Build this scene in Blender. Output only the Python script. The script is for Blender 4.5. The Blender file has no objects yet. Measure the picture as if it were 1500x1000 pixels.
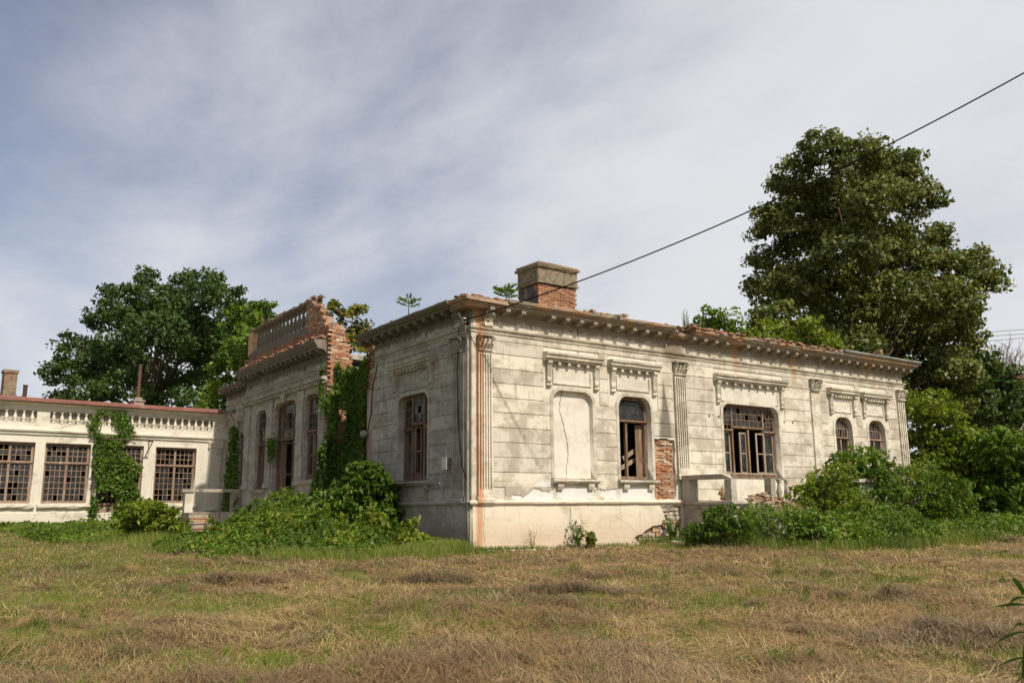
import bpy, math, random
import numpy as np
from mathutils import Matrix, Vector
random.seed(7); rng = np.random.default_rng(11)
R = math.radians
S = bpy.context.scene
COL = S.collection

# ------------------------------------------------------------------ camera
CAM_F = 1263.3            # focal length in photo pixels (photo 1500 wide)
CAM_YAW, CAM_PITCH, CAM_ROLL = R(54.6697), R(11.0504), R(-0.5496)
CAM_POS = Vector((-11.5584, -18.0748, 0.9178))
fw = Vector((math.cos(CAM_PITCH)*math.cos(CAM_YAW), math.cos(CAM_PITCH)*math.sin(CAM_YAW), math.sin(CAM_PITCH)))
r0 = fw.cross(Vector((0, 0, 1))).normalized(); u0_ = r0.cross(fw)
RT = math.cos(CAM_ROLL)*r0 + math.sin(CAM_ROLL)*u0_
UP = -math.sin(CAM_ROLL)*r0 + math.cos(CAM_ROLL)*u0_
cd = bpy.data.cameras.new('camera'); cam = bpy.data.objects.new('camera', cd); COL.objects.link(cam)
cd.sensor_width = 36; cd.sensor_fit = 'HORIZONTAL'; cd.lens = CAM_F/1500*36; cd.clip_start = .05; cd.clip_end = 2000
cam.matrix_world = Matrix(((RT.x, UP.x, -fw.x, CAM_POS.x), (RT.y, UP.y, -fw.y, CAM_POS.y), (RT.z, UP.z, -fw.z, CAM_POS.z), (0, 0, 0, 1)))
S.camera = cam

def at(px, py, D):
    """world point at depth D (metres along the view axis) for a spot measured on the photo"""
    return CAM_POS + (fw + RT*((px-750)/CAM_F) + UP*((500-py)/CAM_F))*D

# ------------------------------------------------------------------ sky, sun, exposure
SUN = Vector((0.045, -0.64, 0.765)).normalized()
S.view_settings.view_transform = 'Standard'; S.view_settings.look = 'None'
S.view_settings.exposure = 0.36; S.view_settings.gamma = 1; S.view_settings.use_curve_mapping = False
w = bpy.data.worlds.new('World'); S.world = w; w.use_nodes = True
wn = w.node_tree.nodes; wl = w.node_tree.links; wn.clear()
def wnode(t, **k):
    n = wn.new(t)
    for a, b in k.items(): setattr(n, a, b)
    return n
sky = wnode('ShaderNodeTexSky', sky_type='NISHITA', sun_disc=False, sun_elevation=math.asin(SUN.z),
            sun_rotation=math.atan2(SUN.x, SUN.y), air_density=1.0, dust_density=1.5, ozone_density=2.0)
bg = wnode('ShaderNodeBackground'); bg.inputs[1].default_value = 0.079
wo = wnode('ShaderNodeOutputWorld')
tc = wnode('ShaderNodeTexCoord'); sp = wnode('ShaderNodeSeparateXYZ'); wl.new(tc.outputs['Generated'], sp.inputs[0])
def wmath(op, a, b=None, c=None):
    n = wnode('ShaderNodeMath', operation=op)
    for i, x in enumerate((a, b, c)):
        if x is None: continue
        if isinstance(x, (int, float)): n.inputs[i].default_value = x
        else: wl.new(x, n.inputs[i])
    return n.outputs[0]
den = wmath('ADD', wmath('MAXIMUM', sp.outputs[2], 0.0), 0.22)
cx_ = wmath('DIVIDE', sp.outputs[0], den); cy_ = wmath('DIVIDE', sp.outputs[1], den)
cmb = wnode('ShaderNodeCombineXYZ'); wl.new(cx_, cmb.inputs[0]); wl.new(cy_, cmb.inputs[1])
mp = wnode('ShaderNodeMapping'); mp.inputs['Rotation'].default_value = (0, 0, R(-62)); mp.inputs['Scale'].default_value = (.95, .62, 1); mp.inputs['Location'].default_value = (3.1, 1.4, 0)
wl.new(cmb.outputs[0], mp.inputs[0])
cn = wnode('ShaderNodeTexNoise'); cn.inputs['Scale'].default_value = 1.5; cn.inputs['Detail'].default_value = 8; cn.inputs['Roughness'].default_value = .55; cn.inputs['Distortion'].default_value = .15
wl.new(mp.outputs[0], cn.inputs['Vector'])
mp2 = wnode('ShaderNodeMapping'); mp2.inputs['Rotation'].default_value = (0, 0, R(-50)); mp2.inputs['Scale'].default_value = (.7, .5, 1); mp2.inputs['Location'].default_value = (.55, .2, 0)
wl.new(cmb.outputs[0], mp2.inputs[0])
cn2 = wnode('ShaderNodeTexNoise'); cn2.inputs['Scale'].default_value = 1.2; cn2.inputs['Detail'].default_value = 4; wl.new(mp2.outputs[0], cn2.inputs['Vector'])
# cloud amount: more towards the horizon, and more on the right-hand (east) side
hor = wmath('MULTIPLY', wmath('SUBTRACT', 0.42, sp.outputs[2]), 1.5)
east = wmath('MULTIPLY', wmath('SUBTRACT', sp.outputs[0], wmath('MULTIPLY', sp.outputs[1], .71)), .75)
amt = wmath('ADD', wmath('ADD', wmath('MULTIPLY', wmath('SUBTRACT', cn.outputs[0], .5), 2.2), wmath('MULTIPLY', wmath('SUBTRACT', cn2.outputs[0], .5), 1.2)), wmath('ADD', hor, wmath('ADD', east, 0.60)))
mr = wnode('ShaderNodeMapRange', interpolation_type='SMOOTHSTEP'); wl.new(amt, mr.inputs[0]); mr.inputs[1].default_value = 0.0; mr.inputs[2].default_value = 1.15; mr.inputs[3].default_value = .12; mr.inputs[4].default_value = .97
cr = wnode('ShaderNodeMix', data_type='RGBA'); wl.new(cn.outputs[0], cr.inputs[0])
cr.inputs[6].default_value = (6.3, 6.55, 7.2, 1); cr.inputs[7].default_value = (8.5, 8.4, 8.5, 1)
mx = wnode('ShaderNodeMix', data_type='RGBA'); wl.new(mr.outputs[0], mx.inputs[0]); wl.new(cr.outputs[2], mx.inputs[7])
sk2 = wnode('ShaderNodeMix', data_type='RGBA', blend_type='MULTIPLY'); sk2.inputs[0].default_value = 1; wl.new(sky.outputs[0], sk2.inputs[6]); sk2.inputs[7].default_value = (1.35, 1.15, 1.05, 1)
wl.new(sk2.outputs[2], mx.inputs[6]); wl.new(mx.outputs[2], bg.inputs[0]); wl.new(bg.outputs[0], wo.inputs[0])

sl = bpy.data.lights.new('sun', 'SUN'); sl.energy = 3.9; sl.angle = R(1.4); sl.color = (1.0, .925, .81)
so = bpy.data.objects.new('sun', sl); COL.objects.link(so); so.rotation_euler = SUN.to_track_quat('Z', 'Y').to_euler(); so.location = (-4, -30, 30)

# ------------------------------------------------------------------ materials
class NT:
    def __init__(s, name):
        s.m = bpy.data.materials.new(name); s.m.use_nodes = True; s.t = s.m.node_tree; s.t.nodes.clear()
        s.out = s.n('ShaderNodeOutputMaterial'); s.b = s.n('ShaderNodeBsdfPrincipled'); s.l(s.b.outputs[0], s.out.inputs[0])
    def n(s, t, **k):
        n = s.t.nodes.new(t)
        for a, b in k.items(): setattr(n, a, b)
        return n
    def l(s, a, b): s.t.links.new(a, b)
    def put(s, x, sock):
        if isinstance(x, (int, float)): sock.default_value = x
        elif isinstance(x, tuple): sock.default_value = x if len(x) != 3 or sock.type == 'VECTOR' else (*x, 1)
        else: s.l(x, sock)
    def math(s, op, a, b=0.0, clamp=False):
        n = s.n('ShaderNodeMath', operation=op, use_clamp=clamp); s.put(a, n.inputs[0]); s.put(b, n.inputs[1]); return n.outputs[0]
    def pos(s): return s.n('ShaderNodeNewGeometry').outputs['Position']
    def island(s): return s.n('ShaderNodeNewGeometry').outputs['Random Per Island']
    def rnd(s): return s.n('ShaderNodeObjectInfo').outputs['Random']
    def scale(s, v, x, y, z, loc=(0, 0, 0)):
        n = s.n('ShaderNodeMapping'); n.inputs['Scale'].default_value = (x, y, z); n.inputs['Location'].default_value = loc; s.l(v, n.inputs[0]); return n.outputs[0]
    def noise(s, v, sc, det=4, rough=.55, dist=0):
        n = s.n('ShaderNodeTexNoise'); s.l(v, n.inputs['Vector']); n.inputs['Scale'].default_value = sc; n.inputs['Detail'].default_value = det
        n.inputs['Roughness'].default_value = rough; n.inputs['Distortion'].default_value = dist; return n.outputs[0]
    def step(s, x, a, b, lo=0.0, hi=1.0):
        n = s.n('ShaderNodeMapRange', interpolation_type='SMOOTHSTEP'); s.put(x, n.inputs[0])
        for i, q in enumerate((a, b, lo, hi)): n.inputs[i+1].default_value = q
        return n.outputs[0]
    def mix(s, f, a, b, mode='MIX'):
        n = s.n('ShaderNodeMix', data_type='RGBA', blend_type=mode); s.put(f, n.inputs[0]); s.put(a, n.inputs[6]); s.put(b, n.inputs[7]); return n.outputs[2]
    def xyz(s, v):
        n = s.n('ShaderNodeSeparateXYZ'); s.l(v, n.inputs[0]); return n.outputs
    def bump(s, h, st=.3, dist=.02):
        n = s.n('ShaderNodeBump'); n.inputs['Strength'].default_value = st; n.inputs['Distance'].default_value = dist; s.l(h, n.inputs['Height']); s.l(n.outputs[0], s.b.inputs['Normal'])
    def fin(s, col, rough=.85, spec=.25):
        s.put(col, s.b.inputs['Base Color']); s.put(rough, s.b.inputs['Roughness']); s.b.inputs['Specular IOR Level'].default_value = spec; return s.m

def plaster(name, base, dirt, grime, amount=0., rust=False, warm=(.56, .40, .26), blocks=True):
    t = NT(name); p = t.pos(); x = t.xyz(p)
    n1 = t.noise(t.scale(p, 1, 1, 1.9), 1.0, 7, .62, .3); n1b = t.noise(t.scale(p, 1, 1, 1, (7, 3, 1)), 4.2, 5, .6)
    f1 = t.step(t.math('ADD', n1, t.math('MULTIPLY', t.math('SUBTRACT', n1b, .5), .55)), .44-amount, .62-amount)
    c = t.mix(f1, base, dirt)
    n3 = t.noise(t.scale(p, 5.5, 5.5, .55), 1.6, 5, .65)
    c = t.mix(t.math('MULTIPLY', t.step(n3, .53-amount*.6, .78), .75), c, grime)
    n4 = t.noise(p, 2.6, 6, .7, .6)                                   # pale patches where paint survives
    c = t.mix(t.math('MULTIPLY', t.step(n4, .58, .68), .55), c, tuple(min(.8, q*1.28) for q in base))
    n6 = t.noise(p, 9, 5, .75); c = t.mix(t.math('MULTIPLY', t.step(n6, .60, .74), .45), c, grime)
    n5 = t.noise(p, 38, 3, .6)
    if blocks:
        k = t.math('ADD', .80, t.math('MULTIPLY', t.rnd(), .30)); g = t.n('ShaderNodeCombineColor'); [t.l(k, g.inputs[i]) for i in range(3)]
        c = t.mix(.8, c, g.outputs[0], 'MULTIPLY')
    # soil splash and rising damp near the ground, ragged upper edge
    damp = t.step(t.math('ADD', x[2], t.math('MULTIPLY', t.math('SUBTRACT', n1b, .5), .9)), .15, .95, .6, 0)
    c = t.mix(damp, c, warm)
    # weathered band on the frieze: ragged black algae plus painted cornice shade
    alg_shade = t.math('MULTIPLY', t.step(t.math('ADD', x[2], t.math('MULTIPLY', t.math('SUBTRACT', t.noise(t.scale(p, 1, 1, .6), 5, 5, .7), .5), .5)), 5.66, 5.74), t.step(t.noise(t.scale(p, 1, 1, .4), 1.1, 5), .22, .42))
    c = t.mix(t.math('MULTIPLY', alg_shade, .85), c, tuple(q*.72 for q in grime))
    if rust:
        def band(x0, wd): return t.step(t.math('ABSOLUTE', t.math('SUBTRACT', t.math('ADD', x[0], t.math('MULTIPLY', t.math('SUBTRACT', n1b, .5), .08)), x0)), wd*.35, wd, 1, 0)
        rs = t.math('MULTIPLY', band(.20, .13), t.step(n3, .30, .55, .35, 1))
        rs = t.math('MULTIPLY', rs, t.step(x[1], .1, .3, 1, 0))
        c = t.mix(t.math('MULTIPLY', rs, .78), c, (.46, .19, .06))
        # soot mark above the brick patch
        wv = t.math('MULTIPLY', t.step(x[2], 3.0, 4.5, .30, .06), 1.0)
        so_ = t.step(t.math('DIVIDE', t.math('ABSOLUTE', t.math('SUBTRACT', t.math('ADD', x[0], t.math('MULTIPLY', t.math('SUBTRACT', n1b, .5), .14)), 6.72)), wv), .5, 1.2, 1, 0)
        so_ = t.math('MULTIPLY', so_, t.math('MULTIPLY', t.step(x[2], 2.9, 3.0), t.step(x[2], 4.3, 4.75, 1, 0)))
        c = t.mix(t.math('MULTIPLY', so_, .8), c, (.055, .045, .035))
        # dark water run beneath the broken cornice at the joint
        rn = t.math('MULTIPLY', t.step(t.math('ABSOLUTE', t.math('SUBTRACT', t.math('ADD', x[0], t.math('MULTIPLY', t.math('SUBTRACT', n1b, .5), .5)), 7.2)), .2, .75, 1, 0), t.step(x[2], 4.8, 5.6))
        c = t.mix(t.math('MULTIPLY', rn, .75), c, (.12, .085, .05))
        for xr, zr in ((9.95, 4.9), (12.9, 4.8), (17.2, 5.2)):
            rr = t.math('MULTIPLY', t.step(t.math('ABSOLUTE', t.math('SUBTRACT', t.math('ADD', x[0], t.math('MULTIPLY', t.math('SUBTRACT', n1b, .5), .2)), xr)), .03, .22, 1, 0), t.step(x[2], zr, zr+.6))
            c = t.mix(t.math('MULTIPLY', rr, .65), c, (.40, .20, .08))
    if rust:
        ru = t.math('MULTIPLY', t.step(x[2], 5.95, 6.18), t.step(t.noise(t.scale(p, 1, 1, .5), 1.7, 5, .6), .42, .6)); c = t.mix(t.math('MULTIPLY', ru, .75), c, (.38, .18, .075))
    c = t.mix(t.step(n5, .3, .7, .0, .22), c, dirt)
    t.bump(t.math('ADD', t.math('MULTIPLY', n5, .5), t.math('MULTIPLY', n6, .8)), .45, .02)
    return t.fin(c, .9, .15)

M = {}
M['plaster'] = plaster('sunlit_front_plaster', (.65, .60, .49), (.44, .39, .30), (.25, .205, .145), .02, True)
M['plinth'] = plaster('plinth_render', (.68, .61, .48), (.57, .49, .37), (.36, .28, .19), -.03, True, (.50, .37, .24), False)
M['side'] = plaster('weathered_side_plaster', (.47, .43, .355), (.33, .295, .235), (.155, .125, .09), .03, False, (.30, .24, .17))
M['wing'] = plaster('wing_plaster', (.68, .63, .52), (.50, .45, .35), (.38, .33, .25), -.06, False, (.55, .47, .34), False)
M['under'] = plaster('old_undercoat', (.64, .60, .50), (.52, .475, .385), (.27, .22, .16), -.02, True, (.5, .36, .22), False)

M['infill'] = plaster('window_infill_render', (.66, .62, .53), (.57, .52, .43), (.40, .34, .26), .0, False, (.5, .36, .22), False)
M['bare'] = plaster('bare_lime_coat', (.66, .655, .61), (.62, .61, .57), (.38, .35, .30), -.02, False, (.6, .5, .38), False)
def simple(name, c1, c2, sc=6, rough=.85, st=.3, c3=None, stretch=(1, 1, 1), spec=.25, isl=False):
    t = NT(name); p = t.scale(t.pos(), *stretch); n = t.noise(p, sc, 6, .65); c = t.mix(t.step(n, .35, .65), c1, c2)
    if c3: c = t.mix(t.math('MULTIPLY', t.step(t.noise(p, sc*.35, 5, .7, .5), .52, .64), .85), c, c3)
    k = t.math('ADD', .75, t.math('MULTIPLY', t.island() if isl else t.rnd(), .5)); g = t.n('ShaderNodeCombineColor'); [t.l(k, g.inputs[i]) for i in range(3)]
    c = t.mix(.8, c, g.outputs[0], 'MULTIPLY')
    t.bump(t.noise(p, sc*6, 4, .7), st, .015); return t.fin(c, rough, spec)
M['brick'] = simple('red_brick', (.40, .175, .085), (.28, .13, .075), 7, c3=(.44, .34, .25))
M['brickj'] = simple('red_brick_joined', (.33, .155, .085), (.22, .115, .07), 9, c3=(.40, .31, .22), isl=True)
M['brickpale'] = simple('pale_mortared_brick', (.50, .34, .21), (.40, .22, .12), 7, c3=(.60, .50, .36))
M['mortar'] = simple('crumbling_mortar', (.40, .30, .20), (.25, .16, .10), 12, st=.8)
M['stone'] = simple('rough_stone', (.50, .43, .33), (.34, .28, .21), 6)
M['wood'] = simple('old_brown_wood', (.215, .135, .08), (.12, .078, .05), 3, .75, c3=(.30, .22, .155), stretch=(6, 6, .8))
M['woodpale'] = simple('bleached_wood', (.38, .30, .22), (.24, .18, .125), 3, .8, stretch=(6, 6, .8))
M['woodpink'] = simple('faded_pink_brown_paint', (.31, .20, .14), (.22, .145, .10), 3, .75, c3=(.42, .33, .25), stretch=(5, 5, 1))
M['greymetal'] = simple('grey_sheet_metal', (.26, .25, .23), (.17, .16, .14), 2, .55)
M['redmetal'] = simple('red_painted_sheet', (.30, .125, .095), (.22, .10, .08), 1.5, .6, c3=(.34, .22, .18))
M['rustmetal'] = simple('rusty_iron', (.13, .06, .045), (.08, .045, .035), 5, .7)
M['cement'] = simple('grey_cement', (.38, .34, .27), (.26, .23, .18), 4, c3=(.14, .12, .095))
M['chimren'] = simple('chimney_render', (.27, .225, .14), (.14, .115, .08), 5, c3=(.36, .19, .11))
M['pinkplaster'] = simple('pinkish_plaster', (.42, .31, .23), (.33, .25, .19), 3, c3=(.45, .39, .31))
M['soot'] = simple('sooty_render', (.11, .10, .085), (.06, .055, .05), 5, c3=(.24, .17, .12))
M['white'] = simple('white_plastic', (.72, .70, .62), (.60, .57, .48), 3, .5)
M['cable'] = simple('black_cable', (.008, .008, .008), (.012, .012, .012), 3, .8, spec=.05)
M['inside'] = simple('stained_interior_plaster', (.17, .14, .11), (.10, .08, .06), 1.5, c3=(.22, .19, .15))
M['insidedark'] = simple('darkened_interior', (.05, .04, .032), (.09, .07, .05), 1.5)  # near-black wall colour put in so the rooms look dark
M['crack'] = simple('crack_shadow', (.10, .08, .06), (.06, .045, .03), 8)
M['rubble'] = simple('cornice_debris', (.36, .25, .165), (.25, .19, .13), 4, c3=(.40, .22, .12), isl=True)
M['earth'] = simple('dry_earth', (.30, .21, .13), (.20, .14, .09), 3, st=.8)
M['bark'] = simple('tree_bark', (.11, .085, .06), (.07, .055, .04), 5, stretch=(3, 3, .7), st=.6)
M['deadwood'] = simple('dead_twigs', (.30, .25, .20), (.20, .165, .13), 5)

def glass_mat():
    t = NT('dusty_glass'); p = t.pos(); n = t.noise(p, 5, 5, .7)
    t.b.inputs['Base Color'].default_value = (.07, .07, .065, 1); t.b.inputs['Roughness'].default_value = .08; t.b.inputs['Specular IOR Level'].default_value = .8
    tr = t.n('ShaderNodeBsdfTransparent'); tr.inputs[0].default_value = (.75, .78, .76, 1); m = t.n('ShaderNodeMixShader')
    t.l(t.step(n, .3, .75, .15, .6), m.inputs[0]); t.l(tr.outputs[0], m.inputs[1]); t.l(t.b.outputs[0], m.inputs[2]); t.l(m.outputs[0], t.out.inputs[0]); return t.m
M['glass'] = glass_mat()

def leafmat(name, cols, trans=.35, rough=.5, nsc=.5):
    t = NT(name); i = t.island(); c = t.mix(t.step(i, .1, .9), cols[0], cols[1])
    if len(cols) > 2: c = t.mix(t.step(t.math('FRACT', t.math('MULTIPLY', i, 17.3)), .80, .90), c, cols[2])
    n = t.noise(t.pos(), nsc, 3); c = t.mix(t.step(n, .42, .62, 0, .65), c, (cols[0][0]*.55, cols[0][1]*.6, cols[0][2]*.7))
    t.fin(c, rough, .22); d = t.n('ShaderNodeBsdfTranslucent'); tc_ = t.mix(1.0, c, (1.2, 1.35, .55), 'MULTIPLY'); t.l(tc_, d.inputs[0])
    m = t.n('ShaderNodeMixShader'); m.inputs[0].default_value = trans; t.l(t.b.outputs[0], m.inputs[1]); t.l(d.outputs[0], m.inputs[2]); t.l(m.outputs[0], t.out.inputs[0]); return t.m
M['linden'] = leafmat('linden_leaves', ((.095, .125, .026), (.18, .195, .05), (.30, .29, .11)), .25, .5)
M['leftleaf'] = leafmat('broad_tree_leaves', ((.048, .092, .02), (.08, .132, .03), (.125, .16, .05)), .28, .55)
M['darkleaf'] = leafmat('dark_leaves', ((.055, .09, .018), (.09, .13, .028)), .28)
M['limeleaf'] = leafmat('yellow_green_leaves', ((.12, .175, .014), (.21, .255, .026), (.27, .28, .05)), .38)
M['midleaf'] = leafmat('mid_green_leaves', ((.078, .145, .013), (.14, .22, .024), (.21, .255, .045)), .33)
M['ivy'] = leafmat('ivy_leaves', ((.075, .145, .018), (.13, .21, .03), (.20, .24, .04)), .33, .5)
M['autumn'] = leafmat('yellowing_leaves', ((.13, .18, .02), (.24, .18, .03), (.36, .24, .05)), .35)
M['grass'] = leafmat('green_grass', ((.12, .17, .022), (.19, .225, .038), (.29, .26, .08)), .3, .6)
M['cover'] = leafmat('ground_cover_leaves', ((.072, .13, .011), (.14, .21, .02), (.25, .27, .04)), .35)
M['maize'] = leafmat('broad_dark_blades', ((.04, .10, .02), (.07, .14, .03)), .3, .4)

def straw_mat(name, cols):
    t = NT(name); i = t.island(); c = t.mix(t.step(i, .0, 1.0), cols[0], cols[1]); c = t.mix(t.step(t.math('FRACT', t.math('MULTIPLY', i, 13.7)), .72, .85), c, cols[2])
    c = t.mix(t.step(t.noise(t.pos(), .55, 4), .42, .62, 0, .55), c, cols[3]); return t.fin(c, .75, .2)
M['straw'] = straw_mat('dry_straw', ((.29, .18, .065), (.40, .275, .11), (.56, .44, .23), (.21, .125, .045)))
M['darkhay'] = straw_mat('dark_hay', ((.17, .115, .06), (.25, .175, .095), (.38, .30, .19), (.13, .085, .045)))

# ------------------------------------------------------------------ mesh and object helpers
class MB:
    def __init__(s): s.v = []; s.f = []
    def add(s, vs, fs):
        b = len(s.v); s.v += [tuple(v) for v in vs]; s.f += [tuple(i+b for i in f) for f in fs]; return s
    def box(s, x0, x1, y0, y1, z0, z1, j=0):
        vs = [(x, y, z) for x in (x0, x1) for y in (y0, y1) for z in (z0, z1)]
        if j: vs = [tuple(c+random.uniform(-j, j) for c in v) for v in vs]
        return s.add(vs, [(0, 1, 3, 2), (4, 6, 7, 5), (0, 4, 5, 1), (2, 3, 7, 6), (0, 2, 6, 4), (1, 5, 7, 3)])
    def prism(s, prof, u0, u1, seg=.3, m0=0, m1=0, jit=0, keep=None):
        """profile [(d,z)] closed, swept along x from u0 to u1; m = mitre factor"""
        n = max(1, int(abs(u1-u0)/seg)); k = len(prof); vs = []
        for i in range(n+1):
            t = i/n
            for d, z in prof:
                a = (u0-m0*d)*(1-t)+(u1+m1*d)*t; q = jit if (0 < i < n and d > .02) else 0
                vs.append((a+random.uniform(-q, q)*.3, -(d+random.uniform(-q, q*.4)), z+random.uniform(-q, q)))
        fs = [(i*k+j, i*k+(j+1) % k, (i+1)*k+(j+1) % k, (i+1)*k+j) for i in range(n) for j in range(k)]
        fs += [tuple(range(k))[::-1], tuple(n*k+j for j in range(k))]
        return s.add(vs, fs)
    def lathe(s, prof, n=10, c=(0, 0, 0)):
        vs = [(c[0]+r*math.cos(2*math.pi*j/n), c[1]+r*math.sin(2*math.pi*j/n), c[2]+z) for r, z in prof for j in range(n)]
        fs = [(i*n+j, i*n+(j+1) % n, (i+1)*n+(j+1) % n, (i+1)*n+j) for i in range(len(prof)-1) for j in range(n)]
        fs += [tuple(range(n))[::-1], tuple((len(prof)-1)*n+j for j in range(n))]
        return s.add(vs, fs)
    def tube(s, pts, rad, n=6):
        pts = [Vector(p) for p in pts]; vs = []
        for i, p in enumerate(pts):
            d = (pts[min(i+1, len(pts)-1)]-pts[max(i-1, 0)]).normalized(); a = d.orthogonal().normalized(); b = d.cross(a)
            r = rad[i] if isinstance(rad, (list, tuple)) else rad
            vs += [p+(a*math.cos(2*math.pi*j/n)+b*math.sin(2*math.pi*j/n))*r for j in range(n)]
        fs = [(i*n+j, i*n+(j+1) % n, (i+1)*n+(j+1) % n, (i+1)*n+j) for i in range(len(pts)-1) for j in range(n)]
        fs += [tuple(range(n))[::-1], tuple((len(pts)-1)*n+j for j in range(n))]
        return s.add(vs, fs)
    def mesh(s, name, smooth=False):
        m = bpy.data.meshes.new(name); m.from_pydata(s.v, [], s.f); m.update()
        if smooth: m.polygons.foreach_set('use_smooth', [True]*len(m.polygons))
        return m
WM = {}
I4 = Matrix()
T = lambda x, y, z: Matrix.Translation((x, y, z))
def thing(name, label, cat, loc=(0, 0, 0), group=None):
    o = bpy.data.objects.new(name, None); COL.objects.link(o); o.location = loc; o.empty_display_size = .2
    WM[o.name] = Matrix.Translation(loc); tag(o, label, cat, group); return o
def tag(o, label, cat, group=None):
    o['label'] = label; o['category'] = cat
    if group: o['group'] = group
    return o
def part(name, me, mat=None, parent=None, X=I4, label=None, kind=None):
    if isinstance(me, MB): me = me.mesh(name)
    if mat and not me.materials: me.materials.append(M[mat] if isinstance(mat, str) else mat)
    o = bpy.data.objects.new(name, me); COL.objects.link(o)
    if parent:
        o.parent = parent; o.matrix_parent_inverse = WM[parent.name].inverted()
    o.matrix_basis = X; WM[o.name] = X.copy()
    if label: o['label'] = label
    if kind: o['kind'] = kind
    return o
def arr_mesh(name, V, F, mat=None, smooth=False):
    V = np.asarray(V, dtype=np.float32); F = np.asarray(F, dtype=np.int32); k = F.shape[1]
    m = bpy.data.meshes.new(name); m.vertices.add(len(V)); m.vertices.foreach_set('co', V.ravel())
    m.loops.add(F.size); m.loops.foreach_set('vertex_index', F.ravel()); m.polygons.add(len(F))
    m.polygons.foreach_set('loop_start', np.arange(0, F.size, k, dtype=np.int32)); m.polygons.foreach_set('loop_total', np.full(len(F), k, dtype=np.int32))
    if smooth: m.polygons.foreach_set('use_smooth', np.ones(len(F), dtype=bool))
    m.update(calc_edges=True)
    if mat: m.materials.append(M[mat])
    return m
def slab(name, loops, d0, d1):
    """wall slab in facade coordinates (x=u, y=-d, z) with holes, from outline loops of (u,z)"""
    c = bpy.data.curves.new(name, 'CURVE'); c.dimensions = '2D'; c.fill_mode = 'BOTH'; c.extrude = abs(d1-d0)/2
    for lp in loops:
        s = c.splines.new('POLY'); s.points.add(len(lp)-1); s.use_cyclic_u = True
        for i, (a, b) in enumerate(lp): s.points[i].co = (a, b, 0, 1)
    o = bpy.data.objects.new('tmp', c); COL.objects.link(o)
    dg = bpy.context.evaluated_depsgraph_get(); dg.update(); e = o.evaluated_get(dg); me = bpy.data.meshes.new_from_object(e)
    me.transform(Matrix(((1, 0, 0, 0), (0, 0, -1, -(d0+d1)/2), (0, 1, 0, 0), (0, 0, 0, 1)))); me.update()
    bpy.data.objects.remove(o); bpy.data.curves.remove(c); me.name = name; me.materials.clear(); return me
def rect(a, b, c, d): return [(a, c), (b, c), (b, d), (a, d)]
def arch(u0, u1, z0, z1, r, n=7, rise=.0):
    p = [(u0, z0), (u1, z0)]; rx = min(r, (u1-u0)/2*.98)
    for i in range(n+1):
        a = math.pi/2*i/n; p.append((u1-rx+rx*math.cos(a), z1-r+r*math.sin(a)))
    for i in range(n+1):
        a = math.pi/2*i/n; p.append((u0+rx-rx*math.sin(a), z1-r+r*math.cos(a)))
    return p
def ztop(u, u0, u1, z1, r):
    k = min(u-u0, u1-u); rx = min(r, (u1-u0)/2*.98)
    return z1 if k >= rx else z1-r+r*math.sqrt(max(0, 1-((rx-max(k, 0))/rx)**2))
def ragged(pts, j=.04, seg=.14):
    out = []
    for i, p in enumerate(pts):
        q = pts[(i+1) % len(pts)]; L = math.dist(p, q); n = max(1, int(L/seg))
        for k in range(n):
            t = k/n; out.append((p[0]+(q[0]-p[0])*t+random.uniform(-j, j), p[1]+(q[1]-p[1])*t+random.uniform(-j, j)))
    return out

# facade frames: local x = along the wall to the right, y = -distance proud of the wall, z = up
MF = I4
ML = Matrix.Rotation(R(-90), 4, 'Z')
MW = Matrix.Translation((0, 19.7, 0)) @ Matrix.Rotation(R(4.3), 4, 'Z')

# shared meshes
def brick_mesh(i):
    b = MB(); b.box(-.12, .12, -.055, .055, -.03, .03, .008); m = b.mesh('brick'); m.materials.append(M['brick']); return m
BR = [brick_mesh(i) for i in range(6)]
BRP = [b.copy() for b in BR]
for b in BRP: b.materials[0] = M['brickpale']
def modillion_mesh():
    b = MB(); b.prism([(0, .01), (.345, .01), (.345, -.095), (.28, -.12), (.10, -.15), (0, -.15)], -.07, .07, 1); return b.mesh('modillion')
MOD = modillion_mesh()
def bracket_mesh(h=.62):
    b = MB(); b.prism([(0, 0), (.15, 0), (.155, -.06), (.11, -.12), (.085, -.25), (.075, -.42), (.10, -.5), (.09, -.56), (.0, -.6)], -.07, .07, 1)
    b.prism([(0, -.60), (.07, -.60), (.085, -.66), (.05, -.70), (0, -.72)], -.075, .075, 1)
    for s_ in (-.035, .035): b.prism([(.075, -.1), (.10, -.12), (.088, -.4), (.07, -.44)], s_-.012, s_+.012, 1)
    return b.mesh('bracket')
BRK = bracket_mesh()
DEN = MB().box(-.045, .045, -.12, 0, -.085, 0).mesh('dentil')
def baluster_mesh(h, r):
    p = [(r, 0), (r, .06*h), (.55*r, .10*h), (.6*r, .16*h), (.95*r, .30*h), (1.0*r, .40*h), (.62*r, .62*h), (.42*r, .78*h), (.5*r, .83*h), (.75*r, .86*h), (.6*r, .89*h), (.95*r, .94*h), (.95*r, h)]
    return MB().lathe(p, 9).mesh('baluster', True)
BALM = baluster_mesh(.78, .10); BALW = baluster_mesh(.44, .075)
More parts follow.
